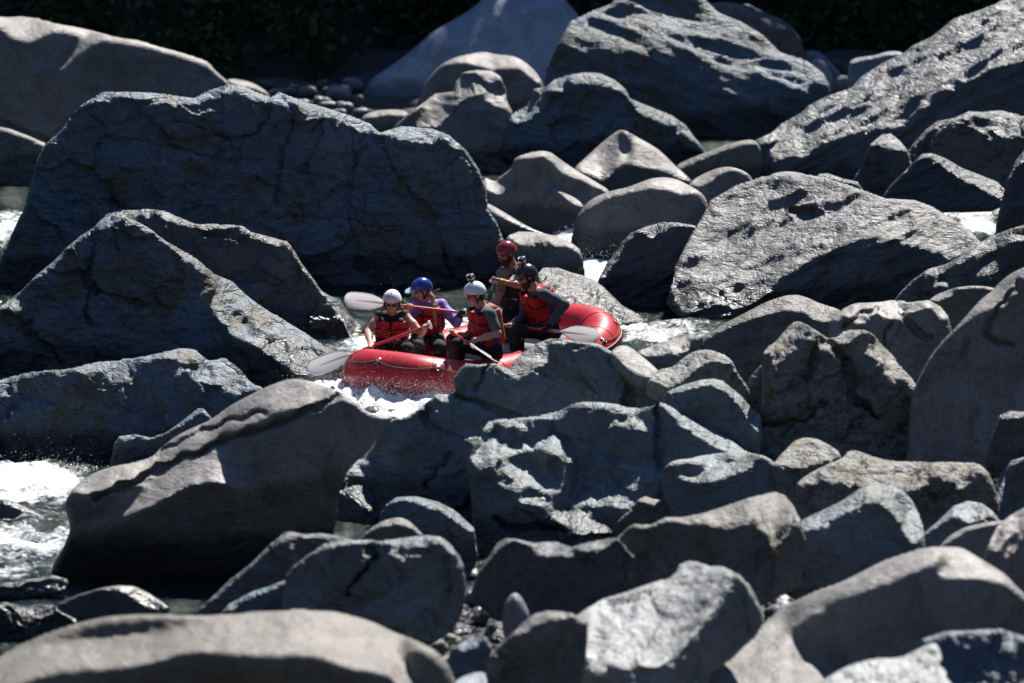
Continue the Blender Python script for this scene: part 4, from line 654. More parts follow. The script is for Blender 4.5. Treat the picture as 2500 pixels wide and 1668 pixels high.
def river_z(p):
    x, y = p[:, 0], p[:, 1]; q = np.stack([x, y*0.8, 0*x], -1)
    near = (np.abs(x) < 9.5) & (y > 41) & (y < 82)
    z = np.zeros(len(p)); f = np.zeros(len(p))
    qq = q[near]; fz = foam_zone(x[near], y[near])
    w = np.stack([fbm(qq*1.2+k*9.3, 2) for k in range(3)], -1)
    zz = 0.035*fbm(qq*1.1+w*0.4, 3)+0.024*fbm(qq*np.array((5, 3.2, 1))+w, 3)
    froth = ridged(qq*3.0+w*0.8, 4, 0.6)
    zz = zz+np.clip(fz, 0, 1.2)*(0.10*fbm(qq*1.7+3.3, 3)+0.035*froth+0.03*fbm(qq*13, 2))
    # wave piled against the raft bow
    c = P(960, 990, gY(990)); d = ((x[near]-c[0])/1.1)**2+((y[near]-c[1])/0.7)**2; zz = zz+(0.15+0.045*froth)*np.exp(-d)
    c = P(2380, 545, gY(545)); d = ((x[near]-c[0])/0.7)**2+((y[near]-c[1])/2.0)**2; zz = zz+0.16*np.exp(-d)
    c = P(60, 1170, gY(1170)); d = ((x[near]-c[0])/1.2)**2+((y[near]-c[1])/0.7)**2; zz = zz+0.12*np.exp(-d)
    z[near] = zz; f[near] = np.clip(fz+0.35*fbm(qq*2.2+w, 4)*(0.25+fz), 0, 1.5)
    return z, f
m, n, l, b = nodes('river_water')
_g = n.new('ShaderNodeNewGeometry'); _a = n.new('ShaderNodeAttribute'); _a.attribute_name = 'foam'
_fn = noise_node(n, l, _g.outputs['Position'], 9, 9, 0.75, 0.8)
_ad = n.new('ShaderNodeMath'); _ad.operation = 'MULTIPLY_ADD'; l.new(_fn.outputs['Fac'], _ad.inputs[0]); _ad.inputs[1].default_value = 1.7; l.new(_a.outputs['Fac'], _ad.inputs[2])
_fo = ramp_of(n, l, _ad.outputs[0], [(0.0, 0.0), (1.0, 1.0)])
_sc = n.new('ShaderNodeMapRange'); l.new(_ad.outputs[0], _sc.inputs[0]); _sc.inputs[1].default_value = 1.27; _sc.inputs[2].default_value = 1.72
_col = mixc(n, l, _sc.outputs[0], (0.005, 0.015, 0.015), (0.86, 0.88, 0.90))
l.new(_col, b.inputs['Base Color'])
_rg = n.new('ShaderNodeMapRange'); l.new(_sc.outputs[0], _rg.inputs[0]); _rg.inputs[3].default_value = 0.09; _rg.inputs[4].default_value = 0.45; l.new(_rg.outputs[0], b.inputs['Roughness'])
b.inputs['IOR'].default_value = 1.33
_bp = n.new('ShaderNodeBump'); _bp.inputs['Strength'].default_value = 1.0; _bp.inputs['Distance'].default_value = 0.07
_wn = noise_node(n, l, _g.outputs['Position'], 11, 6, 0.6, 0.5); l.new(_wn.outputs['Fac'], _bp.inputs['Height']); l.new(_bp.outputs[0], b.inputs['Normal'])
MAT['water'] = m
sheet('river', axis(-9.5, 9.5, 0.05, 60), axis(41, 82, 0.07, 88, 1.6), river_z, MAT['water'], attr='foam')

# ------------------------------------------------------------------ flying drops
m, n, l, b = nodes('water_drops'); b.inputs['Base Color'].default_value = (0.88, 0.9, 0.93, 1); b.inputs['Roughness'].default_value = 0.08; b.inputs['IOR'].default_value = 1.33; MAT['drops'] = m
def spray():
    rs = np.random.RandomState(4); C = []; R = []
    def burst(u, v, su, sv, Y, sy, n, r0, r1, up=1.0):
        uu = u+rs.normal(size=n)*su; vv = v-np.abs(rs.normal(size=n))*sv*up+rs.uniform(0, 10, n); yy = Y+rs.normal(size=n)*sy
        C.append(P(uu, vv, yy)); R.append(rs.uniform(r0, r1, n)**1.0*rs.uniform(0.4, 1, n))
    burst(965, 968, 95, 26, 55.6, 0.25, 3600, 0.0018, 0.0056)
    burst(970, 930, 110, 60, 55.7, 0.25, 630, 0.0012, 0.0037)
    burst(1070, 965, 35, 22, 55.4, 0.2, 750, 0.0018, 0.0050)
    burst(800, 930, 45, 25, 56.7, 0.3, 750, 0.0018, 0.0056)
    burst(1000, 860, 140, 90, 56.2, 0.4, 495, 0.0012, 0.0037)
    burst(1110, 805, 30, 25, 58.6, 0.2, 240, 0.0018, 0.0056)
    burst(70, 1165, 90, 22, 51.4, 0.4, 1050, 0.0018, 0.0074)
    burst(100, 1150, 60, 40, 51.6, 0.3, 180, 0.0018, 0.0062)
    burst(1470, 650, 50, 30, 64.8, 0.3, 300, 0.0018, 0.0062)
    burst(2390, 520, 60, 18, 69.5, 0.3, 525, 0.0024, 0.0074)
    burst(1390, 575, 12, 12, 67.5, 0.2, 225, 0.0024, 0.0074)
    burst(1705, 515, 16, 14, 69.0, 0.2, 300, 0.0024, 0.0074)
    burst(1580, 640, 60, 50, 63.0, 0.4, 135, 0.0018, 0.0043)
    c = np.concatenate(C); r = np.concatenate(R); n = len(c)
    o = np.array([(1, 0, 0), (-1, 0, 0), (0, 1, 0), (0, -1, 0), (0, 0, 1), (0, 0, -1)], float)
    V = (c[:, None, :]+o[None]*r[:, None, None]).reshape(-1, 3)
    t = np.array([(0, 2, 4), (2, 1, 4), (1, 3, 4), (3, 0, 4), (2, 0, 5), (1, 2, 5), (3, 1, 5), (0, 3, 5)])
    F = (t[None]+6*np.arange(n)[:, None, None]).reshape(-1, 3)
    ob = link('spray', mesh_np('spray', V, F), MAT['drops']); ob['kind'] = 'stuff'; tag(ob, 'white drops of spray flying above the rapids', 'spray')
spray()
# ------------------------------------------------------------------ volumetric modeller for bodies and clothes
class Field:
    def __init__(s, lo, hi, h):
        s.h = h; s.lo = np.array(lo, float); n = np.ceil((np.array(hi)-s.lo)/h).astype(int)+1
        s.ax = [s.lo[i]+h*np.arange(n[i]) for i in range(3)]; s.f = np.full(n, 9.0)
    def like(s): g = Field.__new__(Field); g.h = s.h; g.lo = s.lo; g.ax = s.ax; g.f = np.full(s.f.shape, 9.0); return g
    def copy(s): g = s.like(); g.f = s.f.copy(); return g
    def _blk(s, lo, hi):
        sl = []
        for i in range(3):
            a = int(np.clip(math.floor((lo[i]-s.lo[i])/s.h), 0, s.f.shape[i])); b = int(np.clip(math.ceil((hi[i]-s.lo[i])/s.h)+1, 0, s.f.shape[i])); sl.append(slice(a, b))
        X, Y, Z = np.meshgrid(s.ax[0][sl[0]], s.ax[1][sl[1]], s.ax[2][sl[2]], indexing='ij')
        return tuple(sl), np.stack([X, Y, Z], -1)
    def _add(s, sl, d, k):
        f = s.f[sl]
        if k > 0:
            hh = np.clip(0.5+0.5*(f-d)/k, 0, 1); s.f[sl] = f*(1-hh)+d*hh-k*hh*(1-hh)
        else: s.f[sl] = np.minimum(f, d)
    def cap(s, a, b, ra, rb=None, k=0.02, sub=False):
        rb = ra if rb is None else rb; a = np.array(a, float); b = np.array(b, float); m = max(ra, rb)+0.06+k
        sl, p = s._blk(np.minimum(a, b)-m, np.maximum(a, b)+m)
        if p.size == 0: return s
        ab = b-a; t = np.clip(((p-a)@ab)/(ab@ab+1e-12), 0, 1); d = np.linalg.norm(p-a-t[..., None]*ab, axis=-1)-(ra+(rb-ra)*t)
        if sub: s.f[sl] = np.maximum(s.f[sl], -d)
        else: s._add(sl, d, k)
        return s
    def chain(s, pts, rad, k=0.02):
        for i in range(len(pts)-1): s.cap(pts[i], pts[i+1], rad[i], rad[i+1], k)
        return s
    def ell(s, c, R, r, k=0.02, sub=False):
        c = np.array(c, float); r = np.array(r, float); m = r.max()+0.06+k; sl, p = s._blk(c-m, c+m)
        if p.size == 0: return s
        q = (p-c)@np.array(R).T; k0 = np.linalg.norm(q/r, axis=-1); k1 = np.linalg.norm(q/(r*r), axis=-1)+1e-9; d = k0*(k0-1)/k1
        if sub: s.f[sl] = np.maximum(s.f[sl], -d)
        else: s._add(sl, d, k)
        return s
    def rbox(s, c, R, hs, rd, k=0.0):
        c = np.array(c, float); m = np.linalg.norm(hs)+0.05; sl, p = s._blk(c-m, c+m)
        q = np.abs((p-c)@np.array(R).T)-(np.array(hs)-rd); d = np.linalg.norm(np.maximum(q, 0), axis=-1)+np.minimum(q.max(-1), 0)-rd
        s._add(sl, d, k); return s
    def coord(s, c, v):
        c = np.array(c, float); v = np.array(v, float)
        return ((s.ax[0]-c[0])*v[0])[:, None, None]+((s.ax[1]-c[1])*v[1])[None, :, None]+((s.ax[2]-c[2])*v[2])[None, None, :]
    def mesh(s):
        f = s.f; I = f < 0; nx, ny, nz = f.shape
        if not I.any(): return None
        cs = [(a, b, c) for a in (0, 1) for b in (0, 1) for c in (0, 1)]
        cnt = sum(I[a:nx-1+a, b:ny-1+b, c:nz-1+c].astype(np.int8) for a, b, c in cs); act = (cnt > 0) & (cnt < 8)
        idx = np.argwhere(act); pos = np.zeros((len(idx), 3)); w = np.zeros(len(idx))
        for a in range(8):
            for b in range(a+1, 8):
                ca, cb = np.array(cs[a]), np.array(cs[b])
                if np.abs(ca-cb).sum() != 1: continue
                fa = f[tuple((idx+ca).T)]; fb = f[tuple((idx+cb).T)]; m = (fa < 0) != (fb < 0)
                t = np.where(m, fa/(fa-fb+1e-12), 0)[:, None]; pos += np.where(m[:, None], ca+(cb-ca)*t, 0); w += m
        V = s.lo+(idx+pos/np.maximum(w, 1)[:, None])*s.h
        num = np.full(act.shape, -1); num[tuple(idx.T)] = np.arange(len(idx)); F = []
        for ax in range(3):
            A = [slice(0, None)]*3; Bq = [slice(0, None)]*3; A[ax] = slice(0, -1); Bq[ax] = slice(1, None)
            e = np.argwhere(I[tuple(A)] != I[tuple(Bq)])
            o1, o2 = [(1, 2), (2, 0), (0, 1)][ax]
            ok = (e[:, o1] > 0) & (e[:, o2] > 0) & (e[:, o1] < f.shape[o1]-1) & (e[:, o2] < f.shape[o2]-1); e = e[ok]
            d1 = np.zeros(3, int); d1[o1] = 1; d2 = np.zeros(3, int); d2[o2] = 1
            q = np.stack([num[tuple((e-d1-d2).T)], num[tuple((e-d2).T)], num[tuple(e.T)], num[tuple((e-d1).T)]], 1)
            fl = I[tuple(e.T)]; q[~fl] = q[~fl][:, ::-1]; F.append(q)
        F = np.concatenate(F); F = F[(F >= 0).all(1)]
        for _ in range(2):                                   # light relaxation
            S = np.zeros_like(V); c = np.zeros(len(V))
            for a, b in ((0, 1), (1, 2), (2, 3), (3, 0)):
                np.add.at(S, F[:, a], V[F[:, b]]); np.add.at(S, F[:, b], V[F[:, a]]); np.add.at(c, F[:, a], 1); np.add.at(c, F[:, b], 1)
            V = V*0.55+0.45*S/np.maximum(c, 1)[:, None]
        return V, F
def solid(name, fld, mat, parent, org, label=None):
    r = fld.mesh()
    if r is None: return None
    o = link(name, mesh_np(name, r[0]-org, r[1]), MAT[mat] if isinstance(mat, str) else mat, parent)
    if label: o['label'] = label
    return o
def tube_mesh(name, pts, rad, n=10, closed=False):
    pts = np.array(pts, float); k = len(pts); rad = np.broadcast_to(np.asarray(rad, float), (k,))
    tg = (np.roll(pts, -1, 0)-np.roll(pts, 1, 0)) if closed else np.gradient(pts, axis=0)
    tg /= np.linalg.norm(tg, axis=1)[:, None]+1e-12
    up = np.array((0.13, 0.21, 0.97)); a = np.cross(tg, up); a /= np.linalg.norm(a, axis=1)[:, None]+1e-9; b = np.cross(a, tg)
    ph = np.arange(n)*2*math.pi/n
    V = pts[:, None]+rad[:, None, None]*(np.cos(ph)[None, :, None]*a[:, None]+np.sin(ph)[None, :, None]*b[:, None])
    i = np.arange(k*n).reshape(k, n); j = np.roll(i, -1, 1)
    if closed: F = np.stack([i, j, np.roll(j, -1, 0), np.roll(i, -1, 0)], -1).reshape(-1, 4)
    else: F = np.stack([i[:-1], j[:-1], j[1:], i[1:]], -1).reshape(-1, 4)
    V = V.reshape(-1, 3)
    if not closed:
        V = np.concatenate([V, pts[:1], pts[-1:]]); c0, c1 = k*n, k*n+1
        F = np.concatenate([F, np.stack([np.full(n, c0), j[0], i[0], i[0]], 1)[:, [0, 1, 2, 2]], np.stack([np.full(n, c1), i[-1], j[-1], j[-1]], 1)[:, [0, 1, 2, 2]]])
        me = bpy.data.meshes.new(name); me.from_pydata([tuple(v) for v in V], [], [tuple(dict.fromkeys(map(int, q))) for q in F]); me.update()
        me.polygons.foreach_set('use_smooth', np.ones(len(me.polygons), bool)); return me
    return mesh_np(name, V, F)
def plain(name, col, rough=0.6, spec=0.4, bump=0.0, bscale=60, coat=0.0, var=0.0):
    m, n, l, b = nodes(name); g = n.new('ShaderNodeNewGeometry'); b.inputs['Roughness'].default_value = rough; b.inputs['Specular IOR Level'].default_value = spec
    t = noise_node(n, l, g.outputs['Position'], bscale*0.25, 5, 0.6)
    d = tuple(c*(1-var) for c in col); l.new(mixc(n, l, ramp_of(n, l, t.outputs['Fac'], [(0.35, 0.0), (0.65, 1.0)]), d, col), b.inputs['Base Color'])
    if bump:
        t2 = noise_node(n, l, g.outputs['Position'], bscale, 4, 0.6); bb = n.new('ShaderNodeBump'); bb.inputs['Strength'].default_value = bump; bb.inputs['Distance'].default_value = 0.012
        l.new(t2.outputs['Fac'], bb.inputs['Height']); l.new(bb.outputs[0], b.inputs['Normal'])
    if coat: b.inputs['Coat Weight'].default_value = coat; b.inputs['Coat Roughness'].default_value = 0.15
    MAT[name] = m; return m
plain('skin', (0.50, 0.27, 0.20), 0.5, 0.4, 0.1, 120, 0, 0.12); plain('skin_tan', (0.42, 0.21, 0.145), 0.5, 0.4, 0.1, 120, 0, 0.12)
plain('red_vest', (0.46, 0.022, 0.022), 0.65, 0.3, 0.35, 28, 0, 0.25); plain('black_cloth', (0.012, 0.012, 0.014), 0.75, 0.3, 0.4, 22, 0, 0.3)
plain('orange_vest', (0.52, 0.10, 0.045), 0.65, 0.3, 0.35, 28, 0, 0.2)
plain('blue_cloth', (0.02, 0.06, 0.28), 0.7, 0.3, 0.3, 30, 0, 0.2); plain('dark_trousers', (0.016, 0.017, 0.021), 0.8, 0.25, 0.5, 14, 0, 0.3)
plain('purple_cloth', (0.22, 0.12, 0.42), 0.6, 0.3, 0.5, 16, 0, 0.2); plain('grey_shirt', (0.10, 0.115, 0.13), 0.8, 0.2, 0.5, 16, 0, 0.2)
plain('grey_sleeve', (0.085, 0.09, 0.105), 0.75, 0.2, 0.5, 18, 0, 0.2); plain('khaki_shirt', (0.23, 0.20, 0.155), 0.8, 0.2, 0.5, 18, 0, 0.2)
plain('white_shell', (0.80, 0.80, 0.82), 0.28, 0.5, 0, 60, 0.3, 0.04); plain('blue_shell', (0.012, 0.035, 0.26), 0.25, 0.5, 0, 60, 0.4, 0.1)
plain('black_shell', (0.012, 0.014, 0.022), 0.28, 0.5, 0, 60, 0.3, 0.1); plain('red_shell', (0.24, 0.010, 0.028), 0.25, 0.5, 0, 60, 0.4, 0.1)
plain('black_plastic', (0.012, 0.012, 0.013), 0.35, 0.5); plain('dark_lens', (0.010, 0.011, 0.014), 0.08, 0.8); plain('amber_lens', (0.10, 0.025, 0.018), 0.1, 0.8)
plain('clear_case', (0.62, 0.62, 0.64), 0.15, 0.6); plain('blonde_hair', (0.36, 0.24, 0.11), 0.55, 0.4, 0.8, 90, 0, 0.4); plain('brown_hair', (0.055, 0.032, 0.02), 0.6, 0.3, 0.8, 90, 0, 0.4)
plain('beard_hair', (0.075, 0.038, 0.022), 0.8, 0.2, 0.9, 110, 0, 0.5); plain('lips', (0.36, 0.12, 0.10), 0.45, 0.4); plain('mouth_dark', (0.05, 0.012, 0.012), 0.5, 0.4); plain('teeth', (0.75, 0.72, 0.66), 0.3, 0.5)
plain('beige_visor', (0.46, 0.40, 0.32), 0.7, 0.3); plain('pale_blue_visor', (0.33, 0.46, 0.52), 0.7, 0.3); plain('white_plastic', (0.78, 0.77, 0.74), 0.38, 0.5, 0, 60, 0, 0.06)
plain('red_shaft', (0.40, 0.012, 0.03), 0.3, 0.5, 0, 60, 0.2, 0.1); plain('dark_shaft', (0.02, 0.012, 0.03), 0.3, 0.5); plain('patch_white', (0.72, 0.70, 0.68), 0.6, 0.3); plain('yellow_plastic', (0.75, 0.36, 0.01), 0.45, 0.4)
plain('raft_red', (0.50, 0.016, 0.026), 0.36, 0.5, 0.10, 14, 0.0, 0.28); plain('raft_seam', (0.26, 0.008, 0.014), 0.4, 0.4); plain('raft_grey', (0.30, 0.33, 0.38), 0.35, 0.5, 0, 60, 0.2, 0.15)
plain('raft_patch', (0.045, 0.010, 0.022), 0.5, 0.4, 0.1, 20, 0, 0.3); plain('rope', (0.22, 0.15, 0.06), 0.85, 0.2, 0.8, 160, 0, 0.35); plain('steel', (0.55, 0.55, 0.56), 0.25, 0.6)
plain('band_green', (0.20, 0.34, 0.03), 0.5, 0.4); plain('band_orange', (0.75, 0.12, 0.02), 0.5, 0.4); plain('glove', (0.014, 0.016, 0.02), 0.7, 0.3)
MAT['steel'].node_tree.nodes['Principled BSDF'].inputs['Metallic'].default_value = 1.0

_m = MAT['white_plastic']; _n, _l = _m.node_tree.nodes, _m.node_tree.links                    # thin moulded plastic lets the backlight through
_t = _n.new('ShaderNodeBsdfTranslucent'); _t.inputs[0].default_value = (0.90, 0.90, 0.92, 1); _x = _n.new('ShaderNodeMixShader'); _x.inputs[0].default_value = 0.58
_l.new(_n['Principled BSDF'].outputs[0], _x.inputs[1]); _l.new(_t.outputs[0], _x.inputs[2]); _l.new(_x.outputs[0], _n['Material Output'].inputs['Surface'])
# ------------------------------------------------------------------ raft
def PP(u, v, Y): return P(u, v, Y-0.45)
RC = np.array((-0.31, 57.43, 0.02)); RTH = math.radians(56)
RA = np.array((math.cos(RTH), math.sin(RTH), 0)); RB = np.array((math.sin(RTH), -math.cos(RTH), 0))
def raft_pt(a, b, z): return RC+a*RA+b*RB+np.array((0, 0, z))
RL, RW, RR = 1.80, 0.74, 0.25
def raft_center(t):
    n = 2/3.4; c, s = math.cos(t), math.sin(t)
    a = RL*math.copysign(abs(c)**n, c); b = RW*math.copysign(abs(s)**n, s)
    k = max(0, (abs(a)-0.95)/(RL-0.95)); z = 0.20+(0.17 if a > 0 else 0.13)*k*k
    return raft_pt(a, b, z)
def raft():
    root = link('raft', None, None, None, tuple(RC)); tag(root, 'red inflatable whitewater raft carrying five rafters', 'raft')
    N, M = 220, 32
    ts = np.linspace(0, 2*math.pi, 1400, endpoint=False); pts = np.array([raft_center(t) for t in ts])
    L = np.concatenate([[0], np.cumsum(np.linalg.norm(np.diff(np.vstack([pts, pts[:1]]), axis=0), axis=1))]); s = np.linspace(0, L[-1], N, endpoint=False)
    cp = np.stack([np.interp(s, L, np.append(pts[:, i], pts[0, i])) for i in range(3)], -1)
    for _ in range(6): cp = 0.5*cp+0.25*(np.roll(cp, 1, 0)+np.roll(cp, -1, 0))
    tg = np.roll(cp, -1, 0)-np.roll(cp, 1, 0); tg /= np.linalg.norm(tg, axis=1)[:, None]
    out = np.cross(tg, np.array((0, 0, 1.0))); out /= np.linalg.norm(out, axis=1)[:, None]
    sgn = np.sign(((cp-RC)*out).sum(1)); out *= sgn[:, None]; up = np.cross(out, tg)*sgn[:, None]; up *= np.sign(up[:, 2:3])
    def surf(i, ang, off=0.0): return cp[i]+(RR+off)*(math.cos(ang)*out[i]+math.sin(ang)*up[i])
    ph = np.arange(M)*2*math.pi/M
    V = cp[:, None]+RR*(np.cos(ph)[None, :, None]*out[:, None]+np.sin(ph)[None, :, None]*up[:, None])
    i = np.arange(N*M).reshape(N, M); j = np.roll(i, -1, 1); F = np.stack([i, j, np.roll(j, -1, 0), np.roll(i, -1, 0)], -1).reshape(-1, 4)
    link('tube', mesh_np('tube', V.reshape(-1, 3)-RC, F), MAT['raft_red'], root)
    for q in range(0, N, 11):                                 # glued seams between the tube panels
        ring = [surf(q, a, 0.0015) for a in np.linspace(0, 2*math.pi, 36, endpoint=False)]
        link('seam', tube_mesh('seam', np.array(ring)-RC, 0.0042, 6, True), MAT['raft_seam'], root)
    # grab line with rings
    rp = []; rings = []
    for q in range(N):
        w = (q % 14)/14.0; ang = 0.72-0.20*(4*w*(1-w)); rp.append(surf(q, ang, 0.011))
        if q % 14 == 0: rings.append(q)
    link('grab_line', tube_mesh('grab_line', np.array(rp)-RC, 0.0062, 8, True), MAT['rope'], root)
    for q in rings:
        pa = [surf(q, 0.72, 0.004)+0.045*(math.cos(a)*tg[q]+math.sin(a)*(-math.sin(0.72)*out[q]+math.cos(0.72)*up[q])) for a in np.linspace(0, 2*math.pi, 16, endpoint=False)]
        pt = link('ring_patch', tube_mesh('ring_patch', np.array([surf(q, 0.72, 0.004)-RC, surf(q, 0.72, 0.008)-RC]), 0.055, 20), MAT['raft_seam'], root)
        rg = [surf(q, 0.66, 0.016)+0.022*(math.cos(a)*tg[q]+math.sin(a)*(-math.sin(0.66)*out[q]+math.cos(0.66)*up[q])) for a in np.linspace(0, 2*math.pi, 14, endpoint=False)]
        link('steel_ring', tube_mesh('steel_ring', np.array(rg)-RC, 0.0045, 6, True), MAT['steel'], pt)
    # floor and thwarts
    fl = []
    for q in range(0, N, 2): fl.append(cp[q]*1.0+(RC-cp[q])*0.10+np.array((0, 0, -0.12)))
    fl = np.array(fl); nfl = len(fl); low = fl-np.array((0, 0, 0.09)); ctr = np.array([RC+(0, 0, 0.08), RC+(0, 0, -0.02)])
    me = bpy.data.meshes.new('floor'); vs = np.concatenate([fl, low, ctr])-RC
    fs = [(k, (k+1) % nfl, 2*nfl) for k in range(nfl)]+[((k+1) % nfl+nfl, k+nfl, 2*nfl+1) for k in range(nfl)]+[(k, k+nfl, (k+1) % nfl+nfl, (k+1) % nfl) for k in range(nfl)]
    me.from_pydata([tuple(v) for v in vs], [], fs); me.update(); link('floor', me, MAT['raft_grey'], root)
    for a in (-0.45, 0.42, 1.10):
        pa = [raft_pt(a, b, 0.16 if a < 0 else 0.24) for b in np.linspace(-RW+0.1, RW-0.1, 14)]
        link('thwart', tube_mesh('thwart', np.array(pa)-RC, 0.14, 20), MAT['raft_patch'] if a < 0 else MAT['raft_grey'], root)
    # dark chafe patch on the stern corner with its pale edge line
    d = np.linalg.norm(cp-raft_pt(RL, RW, 0.37), axis=1); q0 = int(np.argmin(d)); qs = [(q0+k) % N for k in range(-16, 17)]
    an = np.linspace(-0.75, 0.30, 12); Vp = np.array([[surf(q, a, 0.005) for a in an] for q in qs]); K = len(qs)
    ii = np.arange(K*12).reshape(K, 12); Fp = np.stack([ii[:-1, :-1], ii[:-1, 1:], ii[1:, 1:], ii[1:, :-1]], -1).reshape(-1, 4)
    cpo = link('chafe_patch', mesh_np('chafe_patch', Vp.reshape(-1, 3)-RC, Fp), MAT['raft_patch'], root)
    link('edge_line', tube_mesh('edge_line', np.array([surf(q, 0.31, 0.008) for q in qs])-RC, 0.006, 6), MAT['beige_visor'], cpo)
    return root
raft()

# ------------------------------------------------------------------ paddles
def unit(v): v = np.array(v, float); return v/(np.linalg.norm(v)+1e-12)
def paddle(label, g, tip, face, blade=0.50, width=0.20, shaft='red_shaft'):
    """g = (u, v, Y) of the T grip, tip = (u, v, Y) of the blade end; face = rough direction the blade faces"""
    A = PP(*g); Bp = PP(*tip); d = unit(Bp-A); L = np.linalg.norm(Bp-A)
    s = unit(np.cross(d, unit(face))); nrm = unit(np.cross(s, d)); o = A
    root = link('paddle', None, None, None, tuple(A)); tag(root, label, 'paddle', 'raft paddles')
    def pt(t, x=0, y=0): return A+d*t+s*x+nrm*y-o
    link('shaft', tube_mesh('shaft', [pt(t) for t in np.linspace(0.03, L-blade-0.06, 8)], 0.0165, 12), MAT[shaft], root)
    link('collar', tube_mesh('collar', [pt(L-blade-0.10), pt(L-blade-0.04), pt(L-blade+0.06)], [0.019, 0.0195, 0.014], 12), MAT['white_plastic'], root)
    gr = [pt(0.0, x, 0.0) for x in np.linspace(-0.05, 0.05, 7)]
    link('grip', tube_mesh('grip', gr, [0.012, 0.017, 0.018, 0.017, 0.018, 0.017, 0.012], 10), MAT['white_plastic'], root)
    link('grip_neck', tube_mesh('grip_neck', [pt(0.0), pt(0.05), pt(0.11)], [0.015, 0.017, 0.0185], 10), MAT['white_plastic'], root)
    # blade: outline with a spine, lens section
    tt = np.array([0, 0.06, 0.16, 0.28, 0.42, 0.60, 0.78, 0.90, 0.97, 1.0]); ww = np.array([0.10, 0.17, 0.40, 0.72, 0.95, 1.0, 0.98, 0.92, 0.74, 0.52])*width/2
    xs = np.linspace(-1, 1, 11); V = []
    for sd in (1, -1):
        for t, w in zip(tt, ww):
            for x in xs:
                cx = abs(x); V.append(pt(L-blade+t*blade+(0.012*(1-cx**2) if t > 0.95 else 0), x*w, sd*0.0035*(1-cx**6)+0.018*(cx**2)*(t*1.2)))
    V = np.array(V); n1 = len(tt); n2 = len(xs); i = np.arange(n1*n2).reshape(n1, n2); k = n1*n2
    F = [np.stack([i[:-1, :-1], i[1:, :-1], i[1:, 1:], i[:-1, 1:]], -1).reshape(-1, 4), np.stack([i[:-1, :-1], i[:-1, 1:], i[1:, 1:], i[1:, :-1]], -1).reshape(-1, 4)+k]
    rim = np.concatenate([i[0, :], i[1:, -1], i[-1, -2::-1], i[-2:0:-1, 0]]); r2 = np.roll(rim, -1); F.append(np.stack([rim, r2, r2+k, rim+k], 1))
    bl = link('blade', mesh_np('blade', V, np.concatenate(F)), MAT['white_plastic'], root)
    link('rib', tube_mesh('rib', [pt(L-blade+0.02+t*blade*0.72, 0, 0.006) for t in np.linspace(0, 1, 6)], [0.013, 0.012, 0.010, 0.008, 0.006, 0.002], 8), MAT['white_plastic'], bl)
    return root
paddle('white bladed red paddle dipping into the water at the raft bow', (1050,793,57.02), (753,903,56.55), (0.1, -1.0, 0.15), 0.56, 0.205)
paddle('white bladed red paddle held level behind the front white helmet', (1134,764,57.74), (843,730,57.68), (0, -1.0, 0.08), 0.50, 0.20)
paddle('paddle pointing its white blade down over the bow tube at centre', (1099,808,56.92), (1204,879,55.70), (0.75, -0.2, 0.75), 0.56, 0.20)
paddle('paddle with pale blade lying out to the right over the stern', (1222,793,57.64), (1461,821,56.95), (0.05, -1.0, 0.12), 0.52, 0.20)
paddle('dark shafted paddle held upright by the guide in the red helmet', (1205,688,58.08), (1168,850,57.95), (0, -1, 0.2), 0.45, 0.19, 'dark_shaft')
# ------------------------------------------------------------------ people
def frame(f, up):
    u = unit(up); f = np.array(f, float); f = unit(f-u*(f@u)); s = np.cross(f, u); return f, s, u      # forward, right-hand side, up
def hand(fl, wrist, grip, axis_v, palm_dir, r=1.0, tip=None):
    """a fist closed round a shaft at `grip` (shaft direction axis_v): palm, four bent fingers of unequal length and a thumb"""
    ax = unit(axis_v); w = unit(np.array(grip)-np.array(wrist)); pd = unit(np.cross(ax, w)); kn = []
    pc = np.array(grip)-w*0.030+pd*0.012
    fl.cap(wrist, pc-w*0.012, 0.026*r, 0.030*r, 0.02)
    for q in (-0.027, -0.009, 0.009, 0.027):
        fl.cap(pc+ax*q*0.9-w*0.02, pc+ax*q+w*0.012+pd*0.004, 0.017*r, 0.013*r, 0.012)
    for q, ln in ((-0.030, 0.92), (-0.010, 1.04), (0.010, 1.0), (0.029, 0.82)):
        a = pc+ax*q+w*0.014+pd*0.010; b = np.array(grip)+ax*q+w*0.030*ln+pd*0.004; c = np.array(grip)+ax*q+w*0.022*ln-pd*0.024; d = np.array(grip)+ax*q-w*0.006-pd*0.028
        fl.chain([a, b, c, d], [0.0105*r, 0.0100*r, 0.0092*r, 0.0082*r], 0.004)
    t0 = pc-ax*0.030-w*0.012; fl.chain([t0, t0-ax*0.016+w*0.022-pd*0.008, np.array(grip)-ax*0.034+w*0.006-pd*0.022], [0.014*r, 0.0115*r, 0.009*r], 0.006)
